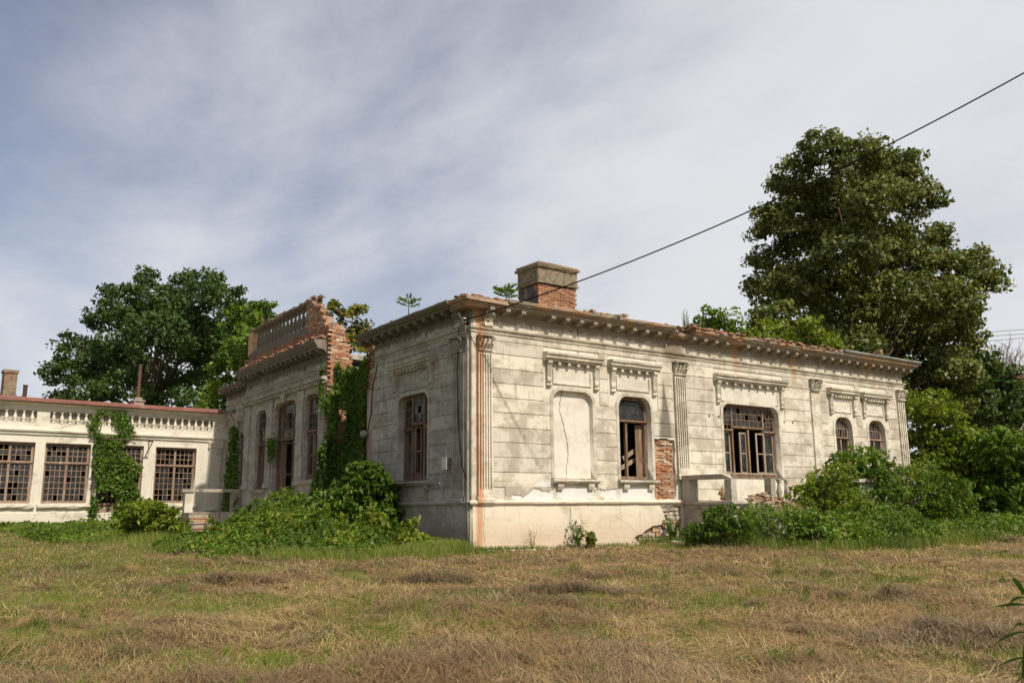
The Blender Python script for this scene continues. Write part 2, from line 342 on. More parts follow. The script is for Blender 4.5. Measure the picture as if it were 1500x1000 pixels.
def capital_mesh(w, h):
    """leafy capital: bell, two rows of curling leaves, corner scrolls, abacus"""
    b = MB(); b.box(-w*.44, w*.44, -.11, 0, 0, .05*h/.4); b.box(-w*.48, w*.48, -.14, 0, .05*h, .13*h)
    for i in range(5):
        z0 = h*(.13+.13*i); q = w*(.40+.022*i); b.box(-q, q, -(.09+.012*i), 0, z0, z0+h*.13)
    for row, (zb, n, ln) in enumerate(((.13*h, 4, .34*h), (.38*h, 3, .36*h))):
        for i in range(n):
            x = (i-(n-1)/2)*w*.9/n; y = -.12-.02*row; lw = w*.085
            pr = [(0, 0, 1), (.035, .45, 1.1), (.075, .8, .9), (.12, .97, .6), (.135, .86, .35)]
            vs = []
            for dd, t_, ww in pr:
                vs += [(x-lw*ww, y-dd, zb+ln*t_), (x, y-dd-.02, zb+ln*t_), (x+lw*ww, y-dd, zb+ln*t_)]
            b.add(vs, [(k*3+j, k*3+j+1, k*3+j+4, k*3+j+3) for k in range(4) for j in range(2)])
    for sx in (-1, 1):
        pts = [(sx*w*(.46+.10*math.cos(a)*(1-a/14)), -.17-.05*math.sin(a), h*(.78+.13*math.sin(a)*(1-a/14))) for a in [k*.7 for k in range(12)]]
        b.tube(pts, .022, 5)
    b.prism([(0, .90*h), (.17, .90*h), (.21, .95*h), (.21, h), (0, h)], -w*.55, w*.55, 1)
    return b.mesh('capital')
CAPM = {}

def pilaster(parent, X, u0, u1, z0, z1, caph, mat, d=.09, flutes=5, cap=True, base=True):
    b = MB(); n = flutes; w_ = u1-u0; zt = z1-(caph if cap else 0)
    if n:
        fw_ = w_/(n*2+1); b.box(u0, u1, -d*.5, 0, z0, zt)
        for i in range(n+1): b.box(u0+fw_*2*i, u0+fw_*(2*i+1), -d, -d*.5, z0+.22, zt-.07)
        b.box(u0, u1, -d, -d*.5, z0, z0+.22); b.box(u0, u1, -d, -d*.5, zt-.07, zt)
    else:
        b.box(u0, u1, -d, 0, z0, zt)
    p = part('pilaster', b, mat, parent, X)
    if base: part('pilaster_base', MB().prism([(0, z0-.1), (d+.05, z0-.1), (d+.05, z0-.02), (d+.02, z0+.03), (d+.02, z0+.06), (0, z0+.06)], u0-.04, u1+.04, 1), mat, p, X)
    if cap:
        k = (round(w_, 2), round(caph, 2), mat)
        if k not in CAPM: CAPM[k] = capital_mesh(w_*1.05, caph); CAPM[k].materials.append(M[mat])
        part('capital', CAPM[k], None, p, X @ T((u0+u1)/2, 0, zt))
    return p

def cornice_profile(dz=0, o=0):
    return [(a+o*(a > .01), z+dz) for a, z in ((0, 5.95), (.06, 5.95), (.08, 6.0), (.36, 6.03), (.36, 6.08), (.42, 6.10), (.43, 6.13), (.47, 6.155), (.48, 6.20), (.48, 6.225), (0, 6.26))]

def hood(parent, X, uc, hw, z0, mat, nd):
    """window hood: moulded shelf on two scrolled brackets, small blocks below, framed panel"""
    b = MB(); b.prism([(.01, z0), (.13, z0), (.14, z0+.05), (.20, z0+.07), (.20, z0+.12), (.24, z0+.16), (.25, z0+.22), (.01, z0+.235)], uc-hw, uc+hw, .4, 0, 0, .006)
    h = part('window_hood', b, mat, parent, X)
    bm = BRK if mat == 'plaster' else BRKS
    for s_ in (-1, 1): part('bracket', bm, None, h, X @ T(uc+s_*(hw-.17), 0, z0))
    dm = DEN if mat == 'plaster' else DENS
    for i in range(nd): part('dentil', dm, None, h, X @ T(uc-hw+.34+(2*hw-.68)*(i+.5)/nd, 0, z0-.003))
    a, c = uc-hw+.33, uc+hw-.33; fr = MB(); fr.box(a, c, -.032, 0, z0-.60, z0-.57); fr.box(a, a+.03, -.032, 0, z0-.57, z0-.2); fr.box(c-.03, c, -.032, 0, z0-.57, z0-.2)
    part('panel_frame', fr, mat, h, X)
    return h
MOD.materials.append(M['plaster']); BRK.materials.append(M['plaster']); DEN.materials.append(M['plaster'])
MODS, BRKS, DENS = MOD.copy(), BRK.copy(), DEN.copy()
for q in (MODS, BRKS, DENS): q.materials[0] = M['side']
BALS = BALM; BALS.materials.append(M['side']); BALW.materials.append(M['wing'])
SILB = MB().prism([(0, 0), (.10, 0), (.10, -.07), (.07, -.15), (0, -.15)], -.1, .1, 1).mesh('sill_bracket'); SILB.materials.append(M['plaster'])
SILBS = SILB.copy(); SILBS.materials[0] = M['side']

def sill(parent, X, u0, u1, z, mat, brackets=True):
    s_ = part('sill', MB().prism([(.0, z-.11), (.10, z-.11), (.10, z-.075), (.15, z-.06), (.16, z-.02), (.14, z+.0), (-.1, z+.02), (-.1, z-.11)], u0, u1, .3, 0, 0, .006), mat, parent, X)
    if brackets:
        for q in (u0+.28, u1-.28): part('sill_bracket', SILB if mat == 'plaster' else SILBS, None, s_, X @ T(q, 0, z-.115))
    return s_

def surround(parent, X, u0, u1, z0, z1, r, mat, wd=.10, d=.035):
    me = slab('window_surround', [arch(u0-wd, u1+wd, z0, z1+wd, r+wd*.8), arch(u0, u1, z0-.002, z1, r)], 0.002, d)
    return part('window_surround', me, mat, parent, X)

def window(parent, X, u0, u1, z0, z1, r, inset, mull, trans, mat, grid=None, missing=.15, fw_=.07, extra=None, name='window', half=()):
    """timber window; mull: [(u, zlo, zhi)], trans: [(z, ulo, uhi)], grid: {(ulo,uhi,zlo,zhi):(cols,rows)}"""
    A = arch(u0, u1, z0, z1, r); B = arch(u0+fw_, u1-fw_, z0+fw_, z1-fw_, max(.03, r-fw_))
    f = part(name, slab('window', [A, B], -inset-.08, -inset), mat, parent, X)
    for u, a, c in mull:
        part('mullion', MB().box(u-fw_*.5, u+fw_*.5, inset-.012, inset+.07, a, min(c, ztop(u, u0, u1, z1, r)-.02)), mat, f, X)
    for z, a, c in trans:
        part('transom', MB().box(a, c, inset-.03, inset+.075, z-fw_*.55, z+fw_*.55).box(a, c, inset-.05, inset-.03, z-.015, z+.02), mat, f, X)
    if grid:
        mu = MB(); gl = []
        for (a, c, zl, zh), (nc, nr) in grid.items():
            for i in range(1, nc):
                u = a+(c-a)*i/nc; mu.box(u-.011, u+.011, inset+.012, inset+.04, zl, min(zh, ztop(u, u0, u1, z1, r)-.04))
            for j in range(1, nr):
                z = zl+(zh-zl)*j/nr; mu.box(a, c, inset+.01, inset+.038, z-.011, z+.011)
            for i in range(nc):
                for j in range(nr):
                    if random.random() < missing: continue
                    ul, uh = a+(c-a)*i/nc, a+(c-a)*(i+1)/nc; q0, q1 = zl+(zh-zl)*j/nr, zl+(zh-zl)*(j+1)/nr
                    q1 = min(q1, ztop(ul+.02, u0, u1, z1, r)-.03, ztop(uh-.02, u0, u1, z1, r)-.03)
                    if q1 > q0+.03: gl.append((ul, uh, q0, q1))
        if mu.v: part('glazing_bars', mu, mat, f, X)
        if gl:
            big = [g for g in gl if g[1]-g[0] > .22]
            sm = [g for g in gl if g[1]-g[0] <= .22]
            for g in big: part('pane', MB().box(g[0], g[1], inset+.02, inset+.024, g[2], g[3], .002), 'glass', f, X)
            if sm:
                b = MB()
                for g in sm: b.box(g[0], g[1], inset+.02, inset+.024, g[2], g[3], .0025)
                part('panes', b, 'glass', f, X, kind='stuff')
    return f

def sash(f, X, u0, u1, z0, z1, inset, mat, rail=.055, ang=0, glass=True):
    """one casement leaf, optionally swung on its left edge"""
    b = MB(); w_ = u1-u0; b.box(0, rail, 0, .04, z0, z1).box(w_-rail, w_, 0, .04, z0, z1).box(rail, w_-rail, 0, .04, z0, z0+rail*1.5).box(rail, w_-rail, 0, .04, z1-rail, z1)
    b.box(rail, w_-rail, .005, .035, z0+(z1-z0)*.5-.02, z0+(z1-z0)*.5+.02)
    Y = X @ T(u0, inset, 0) @ Matrix.Rotation(R(ang), 4, 'Z')
    part('sash', b, mat, f, Y)
    if glass: part('pane', MB().box(rail, w_-rail, .018, .022, z0+rail, z1-rail), 'glass', f, Y)

def blocks(parent, X, ranges, excl, zs, mat, proud=.022, skip=None, off=0):
    n = 0
    for ci in range(len(zs)-1):
        z0, z1 = zs[ci]+.007, zs[ci+1]-.007
        for a, c in ranges:
            iv = [(a, c)]
            for e0, e1, ez0, ez1 in excl:
                if ez1 <= z0+.02 or ez0 >= z1-.02: continue
                nv = []
                for p, q in iv:
                    if e1 <= p or e0 >= q: nv.append((p, q)); continue
                    if e0 > p: nv.append((p, e0))
                    if e1 < q: nv.append((e1, q))
                iv = nv
            for p, q in iv:
                if q-p < .06: continue
                k = max(1, round((q-p)/2.3)); cuts = [p+(q-p)*i/k for i in range(k+1)]
                if k > 1: cuts = [cuts[0]]+[x_+((ci+off) % 2-.5)*.35 for x_ in cuts[1:-1]]+[cuts[-1]]
                for i in range(k):
                    a0, a1 = cuts[i]+.0008, cuts[i+1]-.0008
                    if skip and skip(a0, a1, z0, z1): continue
                    e = .006; dd = proud+random.uniform(-.003, .003); b = MB()
                    vs = [(a0, -.001, z0), (a1, -.001, z0), (a1, -.001, z1), (a0, -.001, z1), (a0+.0004, -dd, z0+e), (a1-.0004, -dd, z0+e), (a1-.0004, -dd, z1-e), (a0+.0004, -dd, z1-e)]
                    b.add(vs, [(0, 1, 5, 4), (1, 2, 6, 5), (2, 3, 7, 6), (3, 0, 4, 7), (4, 5, 6, 7)])
                    part('plaster_block', b, mat, parent, X); n += 1
    return n

def brickfield(parent, X, u0, u1, z0, zfn, d, pale=.2, miss=.06, jut=.02, row=.075, deep=True):
    n = 0; z = z0+.035; k = 0; zm = max(zfn(u0+(u1-u0)*i/20) for i in range(21))
    while z < zm:
        u = u0+(.12 if k % 2 else .0)
        while u < u1:
            if z < zfn(u)+random.uniform(-.05, .03) and random.random() > miss and u0-.02 < u < u1+.02:
                me = random.choice(BRP if random.random() < pale else BR)
                part('brick', me, None, parent, X @ T(u+random.uniform(-.008, .008), -(d-.055+random.uniform(-jut*1.5, jut)), z) @ Matrix.Rotation(random.uniform(-.06, .06), 4, 'Z')); n += 1
            u += .252
        z += row; k += 1
    return n

def cracks(parent, X, pts, d, wd=.012):
    b = MB(); P = []
    for i in range(len(pts)-1):
        (a, c), (e, g) = pts[i], pts[i+1]; n = max(2, int(math.dist((a, c), (e, g))/.09))
        for k in range(n): t_ = k/n; P.append((a+(e-a)*t_+random.uniform(-.018, .018), c+(g-c)*t_))
    P.append(pts[-1]); vs = []
    for i, (a, c) in enumerate(P):
        h_ = wd*(.35+.65*random.random())*(.4 if i in (0, len(P)-1) else 1)/2; vs += [(a-h_, -d, c-h_*.3), (a+h_, -d, c+h_*.3), (a, -d+.012, c)]
    fs = []
    for i in range(len(P)-1): fs += [(3*i, 3*i+1, 3*i+4, 3*i+3), (3*i+1, 3*i+2, 3*i+5, 3*i+4), (3*i+2, 3*i, 3*i+3, 3*i+5)]
    b.add(vs, fs); return part('crack', b, 'crack', parent, X)

# ------------------------------------------------------------------ ground
def vnoise(x, y, seed=0):
    xi = np.floor(x).astype(np.int64); yi = np.floor(y).astype(np.int64); xf = x-xi; yf = y-yi
    def h(a, b):
        n = (a*374761393+b*668265263+seed*1442695041) & 0xffffffff
        n = ((n ^ (n >> 13))*1274126177) & 0xffffffff
        return ((n ^ (n >> 16)) & 0xffff)/65535.
    sx = xf*xf*(3-2*xf); sy = yf*yf*(3-2*yf)
    return (h(xi, yi)*(1-sx)+h(xi+1, yi)*sx)*(1-sy)+(h(xi, yi+1)*(1-sx)+h(xi+1, yi+1)*sx)*sy
def fbm(x, y, f, seed=0, o=4):
    a = 0.; s_ = 0.; amp = 1.
    for i in range(o): a = a+amp*vnoise(x*f, y*f, seed+i); s_ += amp; amp *= .5; f *= 2.03
    return a/s_
def gh(x, y):
    x = np.asarray(x, float); y = np.asarray(y, float)
    base = np.where(y < 0, np.maximum(.036*y, -.9), np.minimum(.021*y, .45))
    base = base+(.10*np.clip((x-8)/20, 0, 1)*np.clip((-y+12)/12, 0, 1))
    hay = np.clip(fbm(x*.75+y*.2, y*1.1, .55, 3, 3)-.48, 0, 1)*.36+(fbm(x, y, 1.9, 9, 3)-.5)*.11+(fbm(x, y, 5.5, 19, 2)-.5)*.06
    far = np.clip((60-np.hypot(x+11.6, y+18))/30, 0, 1)
    ins = ((x > -.4) & (x < 19.9) & (y > -.1) & (y < 20)).astype(float)
    near = np.clip((-.3-y)/1.5, 0, 1)
    nearL = np.clip((-.3-x)/1.5, 0, 1)
    dip = -.07*np.exp(-((x-3.5)/4.5)**2)*np.exp(-(y/1.5)**2)
    return base+dip+hay*far*np.maximum(near, nearL)
def green(x, y):
    d = np.hypot(x+11.6, y+18)
    g = fbm(x, y, .42, 21, 4)*.62+fbm(x, y, 1.5, 31, 2)*.40+fbm(x, y, 4.2, 33, 2)*.33
    L = np.clip((-(x+9)*.55+(y+12)*.18)/6, -.25, .35)        # greener to the left
    v = (g-.695)*3.9+L+np.clip((1.2-np.abs(y+1.2))*.0, 0, 1)
    v = v+.10+.35*np.clip((-x-7.2)*.5, 0, 1)*np.clip((fbm(x, y, .7, 27, 2)-.35)*3, 0, 1)+np.where((x > 8) & (y > -7.5), .35, 0)+np.clip((y-2)/8, 0, .35)*(x < 0)
    return np.clip(v+.36, 0, 1)
az = np.concatenate([CAM_YAW+np.radians(np.linspace(-42, 42, 420)), CAM_YAW+np.radians(np.linspace(44, 316, 60))])
rr = np.concatenate([np.linspace(.5, 6, 12)[:-1], 6*np.exp(np.linspace(0, math.log(60/6.), 300)), np.array([70, 90, 130, 200, 400, 900.])])
AA, RR = np.meshgrid(az, rr, indexing='ij'); GX = CAM_POS.x+RR*np.cos(AA); GY = CAM_POS.y+RR*np.sin(AA); GZ = gh(GX, GY)
na, nr = AA.shape; V = np.stack([GX, GY, GZ], -1).reshape(-1, 3); V = np.vstack([V, [[CAM_POS.x, CAM_POS.y, -.65]]])
ii, jj = np.meshgrid(np.arange(na), np.arange(nr-1), indexing='ij'); i2 = (ii+1) % na
F4 = np.stack([ii*nr+jj, ii*nr+jj+1, i2*nr+jj+1, i2*nr+jj], -1).reshape(-1, 4)
gm = arr_mesh('ground', V, F4, smooth=True)
at_ = gm.attributes.new('green', 'FLOAT', 'POINT'); at_.data.foreach_set('value', np.append(green(GX, GY).ravel(), 0).astype(np.float32))
def ground_mat():
    t = NT('mown_field'); p = t.pos(); a = t.n('ShaderNodeAttribute'); a.attribute_name = 'green'
    n1 = t.noise(t.scale(p, 1, 1.6, 1), 1.3, 8, .7, .4); n2 = t.noise(t.scale(p, 14, 5, 5), 2.2, 5, .75, .8); n3 = t.noise(p, 30, 4, .7)
    c = t.mix(t.step(n1, .35, .65), (.21, .135, .062), (.11, .072, .035)); c = t.mix(t.step(n2, .45, .72), c, (.38, .285, .15)); c = t.mix(t.step(n3, .52, .7, 0, .6), c, (.08, .055, .028))
    g = t.mix(t.step(n2, .4, .65), (.15, .165, .04), (.24, .215, .075)); c = t.mix(t.math('MULTIPLY', t.step(a.outputs['Fac'], .1, .8), .85), c, g)
    t.bump(t.math('ADD', n2, n3), .8, .05); return t.fin(c, .95, .1)
gm.materials.append(ground_mat()); go = bpy.data.objects.new('ground', gm); COL.objects.link(go); go['kind'] = 'structure'

# ------------------------------------------------------------------ the mansion
H = thing('abandoned_mansion', 'long single-storey cream mansion with brick chimney, peeling plaster and broken windows', 'building', (0, 0, 0))
ZS = [1.13, 1.48, 1.855, 2.23, 2.605, 2.98, 3.36, 3.74, 4.115, 4.49, 4.87, 5.22]
WIN = [(4.90, 6.14, 1.73, 4.07, .33), (9.24, 11.93, 1.84, 4.13, .30), (15.0, 16.0, 1.3, 4.02, .38), (17.0, 18.03, 1.3, 4.0, .38)]
BLIND = (2.56, 3.93, 1.73, 4.07, .30)
patch = [(6.22, 1.16), (7.09, 1.16), (7.10, 2.93), (6.20, 2.93)]
rp = ragged(patch, .035, .16)
loops = [rect(.0, 19.5, 1.1, 5.22)]+[arch(*w_) for w_ in WIN]+[arch(*BLIND), rp]
part('front_wall', slab('front_wall', loops, -.42, -.0), 'under', H, MF)
part('blind_window', slab('blind_window', [arch(*BLIND)], -.16, -.10), 'infill', H, MF, 'bricked-up and plastered window niche with a long crack')
surround(H, MF, *BLIND, 'plaster')
for w_ in WIN: surround(H, MF, *w_, 'plaster')
# plinth with a broken stone area
hole = ragged([(5.55, -.05), (7.2, -.12), (7.2, 1.0), (6.35, .98), (6.55, .55), (5.9, .38), (5.3, .14)], .035, .14)
part('front_plinth', slab('front_plinth', [rect(0.0, 7.24, -.4, 1.06), hole], -.3, .05), 'plinth', H, MF)
part('front_plinth', MB().box(7.24, 19.5, -.04, .3, -.4, 1.06), 'plinth', H, MF)
part('rubble_core', MB().box(5.2, 7.22, .06, .2, -.3, 1.05), 'mortar', H, MF)
for zi in range(9):
    u = 5.35+random.uniform(0, .2)
    while u < 7.1:
        ww = random.uniform(.22, .42); hh = .095; z = .03+zi*.118
        lo = 5.3 if z < .25 else (5.9 if z < .5 else 6.4)
        if u > lo-.05: part('stone', MB().box(u, u+ww-.03, -.005+random.uniform(-.03, .02), .12, z-.0, z+hh, .012), 'stone' if random.random() < .8 else 'brickpale', H, MF)
        u += ww
part('plinth_moulding', MB().prism([(0, 1.04), (.07, 1.04), (.11, 1.08), (.12, 1.12), (.08, 1.155), (0, 1.165)], 0, 7.24, .25, 1, 0, .005), 'plinth', H, MF)
excl = [(WIN[0][0]-.10, WIN[0][1]+.10, 1.1, 4.2), (BLIND[0]-.10, BLIND[1]+.10, 1.1, 4.2), (WIN[1][0]-.1, WIN[1][1]+.1, 1.1, 4.25), (WIN[2][0]-.1, WIN[2][1]+.1, 1.1, 4.14), (WIN[3][0]-.1, WIN[3][1]+.1, 1.1, 4.12)]
HOODS = [(3.24, 1.0, 4.83, 4), (5.50, .98, 4.83, 4), (10.60, 1.72, 4.80, 7), (15.52, .86, 4.78, 7), (17.52, .88, 4.76, 7)]
for uc, hw, z0, n_ in HOODS: excl.append((uc-hw+.02, uc+hw-.02, 4.0, 5.1))
def skipf(a0, a1, z0, z1):
    if z1 < 1.5 and 1.0 < (a0+a1)/2 < 2.6: return True
    if z1 < 1.5 and 3.9 < (a0+a1)/2 < 4.9: return True
    if z1 < 1.9 and 3.9 < (a0+a1)/2 < 4.9: return random.random() < .0
    if a1 > 6.15 and a0 < 7.15 and z0 < 2.9: return True
    return False
blocks(H, MF, [(.60, 7.11)], excl, ZS, 'plaster', skip=skipf)
blocks(H, MF, [(7.64, 13.70), (14.23, 18.97)], excl, ZS, 'plaster', skip=skipf, off=1)
# peeled edges around the bare area
for a_, c_, z_ in ((1.0, 2.55, 1.5), (3.9, 4.75, 1.5)):
    top = [(a_-.02, z_+.01), (c_+.02, z_+.01)]; bot = []
    n_ = 30; wk = [0.]; [wk.append(min(.22, max(0, wk[-1]+random.uniform(-.055, .055)))) for _ in range(n_)]; bot = [(c_-(c_-a_)*i/n_+random.uniform(-.01, .01), z_-.03-wk[i]) for i in range(n_+1)]
    part('plaster_edge', slab('plaster_edge', [top+bot], .0, .027), 'plaster', H, MF)
for pts in (ragged([(1.0, 1.17), (1.22, 1.17), (1.12, 1.46), (1.0, 1.46)], .03, .07), ragged([(4.05, 1.17), (4.3, 1.17), (4.2, 1.27), (4.05, 1.24)], .02, .05)):
    part('plaster_edge', slab('plaster_edge', [pts], .0, .019), 'plaster', H, MF)
for pts in ([(1.15, 1.17), (2.5, 1.17), (2.52, 1.42), (1.9, 1.45), (1.35, 1.40)], [(1.75, 1.48), (2.5, 1.47), (2.5, 1.66), (2.0, 1.62)], [(2.62, 1.19), (3.9, 1.19), (3.9, 1.5), (2.62, 1.5)], [(4.1, 1.18), (4.75, 1.18), (4.7, 1.46), (4.2, 1.4)], [(4.85, 1.19), (6.05, 1.19), (6.1, 1.5), (4.9, 1.5)]):
    part('bare_lime_patch', slab('bare_lime_patch', [ragged(pts, .03, .09)], .0, .006 if pts[0][0] != 1.75 else .026), 'bare', H, MF)
# brick patch
part('mortar_bed', MB().box(6.15, 7.15, .085, .3, 1.1, 3.0), 'mortar', H, MF)
brickfield(H, MF, 6.30, 7.03, 1.17, lambda u: 2.93, -.05, .0, .14, .016)
for o in [o for o in H.children if o.name.startswith('brick')]:
    z = WM[o.name].translation.z
    if z > 2.2 and random.random() < .8 or random.random() < .12: o.data = random.choice(BRP)
for uc, hw, z0, n_ in HOODS: hood(H, MF, uc, hw, z0, 'plaster', n_)
sill(H, MF, 2.44, 4.06, 1.70, 'plaster'); sill(H, MF, 4.78, 6.30, 1.70, 'plaster')
part('corner_strip', MB().box(-.0, .12, -.02, 0, 1.16, 5.22), 'plaster', H, MF)
pilaster(H, MF, .15, .57, 1.2, 5.30, .42, 'plaster')
pilaster(H, MF, 7.14, 7.62, 1.85, 5.24, .42, 'plaster')
pilaster(H, MF, 13.73, 14.2, 1.2, 5.24, .42, 'plaster', .06, 0)
pilaster(H, MF, 19.0, 19.45, 1.2, 5.24, .42, 'plaster', .07, 3)
# architrave, frieze, cornice
ARC = [(0, 5.22), (.03, 5.22), (.03, 5.35), (.06, 5.38), (.06, 5.43), (.11, 5.47), (.12, 5.51), (0, 5.53)]
FRZ = [(-.4, 5.22), (.0, 5.22), (.02, 5.5), (.02, 5.98), (-.4, 5.98)]
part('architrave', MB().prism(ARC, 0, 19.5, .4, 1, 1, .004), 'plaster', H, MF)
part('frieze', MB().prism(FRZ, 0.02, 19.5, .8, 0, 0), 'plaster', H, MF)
def cornice(u0, u1, mat, X, m0, m1, jit, dz=0, o=0): part('cornice', MB().prism(cornice_profile(dz, o), u0, u1, .22, m0, m1, jit), mat, H, X)
cornice(.85, 6.9, 'plaster', MF, 0, 0, .012)
part('cornice', MB().prism([(0, 5.94), (.14, 5.96), (.24, 6.02), (.26, 6.08), (.17, 6.14), (0, 6.16)], 6.9, 7.75, .12, 0, 0, .03), 'rubble', H, MF)
cornice(7.75, 15.2, 'plaster', MF, 0, 0, .016); cornice(15.2, 19.5, 'plaster', MF, 0, 1, .004)
u = .42; k = 0
while u < 19.7:
    if not (6.8 < u < 7.7) and k not in (3, 19, 27) : part('modillion', MOD, None, H, MF @ T(u, 0, 6.03))
    u += .493; k += 1
for sgn, prt in ((1, 'metal_gutter'),):
    part(prt, MB().prism([(0, 6.22), (.50, 6.22), (.56, 6.28), (.56, 6.33), (.4, 6.36), (0, 6.42)], 15.2, 19.5, .5, 0, 1, .006), 'greymetal', H, MF)
part('roof_tile', MB().box(17.35, 17.65, -.45, -.1, 6.40, 6.46, .02).box(17.4, 17.6, -.5, -.3, 6.46, 6.56, .03), 'rubble', H, MF)
# debris along the eaves: joined, far too many small pieces
def debris(X, u0, u1, n, z, dlo, dhi, mat='rubble', hmax=.10, sz=(.05, .22), nm='eaves_debris'):
    b = MB()
    for i in range(n):
        u = random.uniform(u0, u1); d = random.uniform(dlo, dhi); a = random.uniform(*sz)/2; c = random.uniform(.06, .18)/2; h_ = random.uniform(.02, .06)
        z_ = z+random.uniform(0, hmax)*(.3+.7*abs(math.sin(u*2.1+math.cos(u*5))))
        b.box(u-a, u+a, -d-c, -d+c, z_, z_+h_, .018)
    return part(nm, b, mat, H, X, kind='stuff')
debris(MF, -.3, 7.3, 90, 6.19, -.3, .42, hmax=.05); debris(MF, 7.3, 15.3, 220, 6.19, -.3, .46, hmax=.14); debris(MF, 7.6, 15.0, 170, 6.19, -.2, .46, 'brickj', hmax=.15); debris(MF, -.4, 1.1, 50, 6.17, -.4, .40, 'brickj', .06)
debris(MF, 3.6, 5.0, 40, 6.2, .0, .44, 'rubble', .13)
debris(ML, -5.8, .4, 60, 6.21, -.4, .35, 'rubble', .06)
# brick left bare at the broken corner of the cornice
part('corner_core', MB().box(-.30, .88, -.30, .48, 5.97, 6.03, .01).box(-.34, .88, -.34, .48, 6.03, 6.10, .015).box(-.40, .88, -.40, .48, 6.10, 6.20, .03), 'rubble', H, I4)
for i in range(15):
    lay = i % 3; z = 6.01+.07*lay; o_ = .27+.04*lay
    if random.random() < .55: x, y, a = random.uniform(-o_, .9), -o_-random.uniform(-.05, .0), 0
    else: x, y, a = -o_-random.uniform(-.05, .0), random.uniform(-o_, .5), 1.57
    part('brick', random.choice(BR), None, H, T(x, y, z) @ Matrix.Rotation(a+random.uniform(-.25, .25), 4, 'Z') @ Matrix.Rotation(random.uniform(-.12, .12), 4, 'X'))
for X, mt in ((MF @ T(.36, 0, 0), 'plaster'), (ML @ T(-.55, 0, 0), 'side')):
    b = MB(); b.prism([(0, 5.5), (.10, 5.50), (.16, 5.55), (.13, 5.65), (.17, 5.75), (.24, 5.82), (.24, 5.9), (0, 5.9)], -.05, .20, 1)
    for k in range(3): b.tube([(-.12+.16*k+.05*math.cos(a_*.8), -.10-.03*k-.04*math.sin(a_*.8), 5.56+.1*k+.05*math.sin(a_*.8)) for a_ in range(8)], .022, 5)
    part('console', b, mt, H, X)

# chains of cracks
cracks(H, MF, [(3.0, 4.3), (2.86, 3.55), (2.98, 3.2), (3.14, 2.6), (3.08, 2.0), (3.05, 1.75)], -.094, .022)
cracks(H, MF, [(3.16, 1.5), (3.12, 1.2)], .004, .03); cracks(H, MF, [(3.06, 1.02), (3.02, .6), (3.05, .35), (3.25, .12)], .052, .022)
cracks(H, MF, [(4.6, .75), (5.1, .5), (5.5, .2)], .052, .008); cracks(H, MF, [(.33, 1.1), (.33, .1)], .052, .012)
cracks(H, MF, [(3.52, 6.2), (3.45, 5.9), (3.5, 5.45), (3.47, 5.1)], .03, .03)
cracks(H, MF, [(7.7, 4.92), (8.3, 4.88), (8.95, 4.80)], .02, .04); cracks(H, MF, [(.62, 1.63), (1.5, 1.66), (2.4, 1.72)], .02, .02)
cracks(H, MF, [(6.4, .95), (6.9, .9), (6.95, .7)], .052, .03)
for u in (8.62, 9.05, 12.22, 12.66): part('fixing_hole', MB().lathe([(.045, 0), (.03, .02)], 7).mesh('fixing_hole'), 'crack', H, MF @ T(u, -.018, 3.69) @ Matrix.Rotation(R(90), 4, 'X') @ T(0, 0, 0))

# windows on the front
f = window(H, MF, 4.92, 6.12, 1.75, 4.05, .31, .16, [(5.32, 1.8, 3.32)], [(3.38, 4.92, 6.12)], 'wood', {(5.0, 6.04, 3.44, 3.98): (1, 1)}, 0)
part('fallen_board', MB().box(-.42, .42, 0, .03, -.06, .06), 'woodpale', f, MF @ T(5.75, .38, 2.52) @ Matrix.Rotation(R(-28), 4, 'Y'))
part('fallen_board', MB().box(-.48, .48, 0, .03, -.06, .06), 'woodpale', f, MF @ T(5.68, .42, 2.22) @ Matrix.Rotation(R(-24), 4, 'Y'))
part('shutter_board', MB().box(5.78, 6.02, .27, .30, 1.8, 3.3, .01), 'wood', f, MF); part('shutter_board', MB().box(5.02, 5.14, .35, .38, 1.8, 2.2, .01), 'woodpale', f, MF)
f = window(H, MF, 9.26, 11.91, 1.86, 4.11, .28, .15, [(9.83, 1.9, 4.1), (11.33, 1.9, 4.1), (10.58, 1.9, 3.38)], [(3.32, 9.28, 9.83), (3.42, 9.83, 11.33), (3.32, 11.33, 11.9)], 'wood',
           {(9.33, 9.79, 3.36, 4.05): (3, 5), (9.88, 11.29, 3.47, 4.05): (7, 3), (11.37, 11.84, 3.36, 4.05): (3, 5)}, .28)
for a, c, g in ((9.33, 9.79, 4), (9.87, 10.2, 55), (10.2, 10.56, 4), (10.98, 11.3, -22), (11.38, 11.84, 0)): sash(f, MF, a, c, 1.95, 3.28, .19, 'woodpale', ang=g, glass=g in (4, 0))
part('cross_rail', MB().box(9.33, 11.84, .13, .22, 1.94, 2.0), 'woodpale', f, MF)
for w_, nm in ((WIN[2], 0), (WIN[3], 1)):
    a, c, z0, z1, r_ = w_; f = window(H, MF, a+.02, c-.02, z0, z1-.02, r_-.02, .14, [((a+c)/2, z0, 3.3)], [(3.3, a+.02, c-.02)], 'woodpink', {(a+.09, c-.09, 3.36, z1-.1): (6, 2), (a+.09, (a+c)/2-.04, 1.5, 3.24): (1, 2), ((a+c)/2+.04, c-.09, 1.5, 3.24): (1, 2)}, .1)

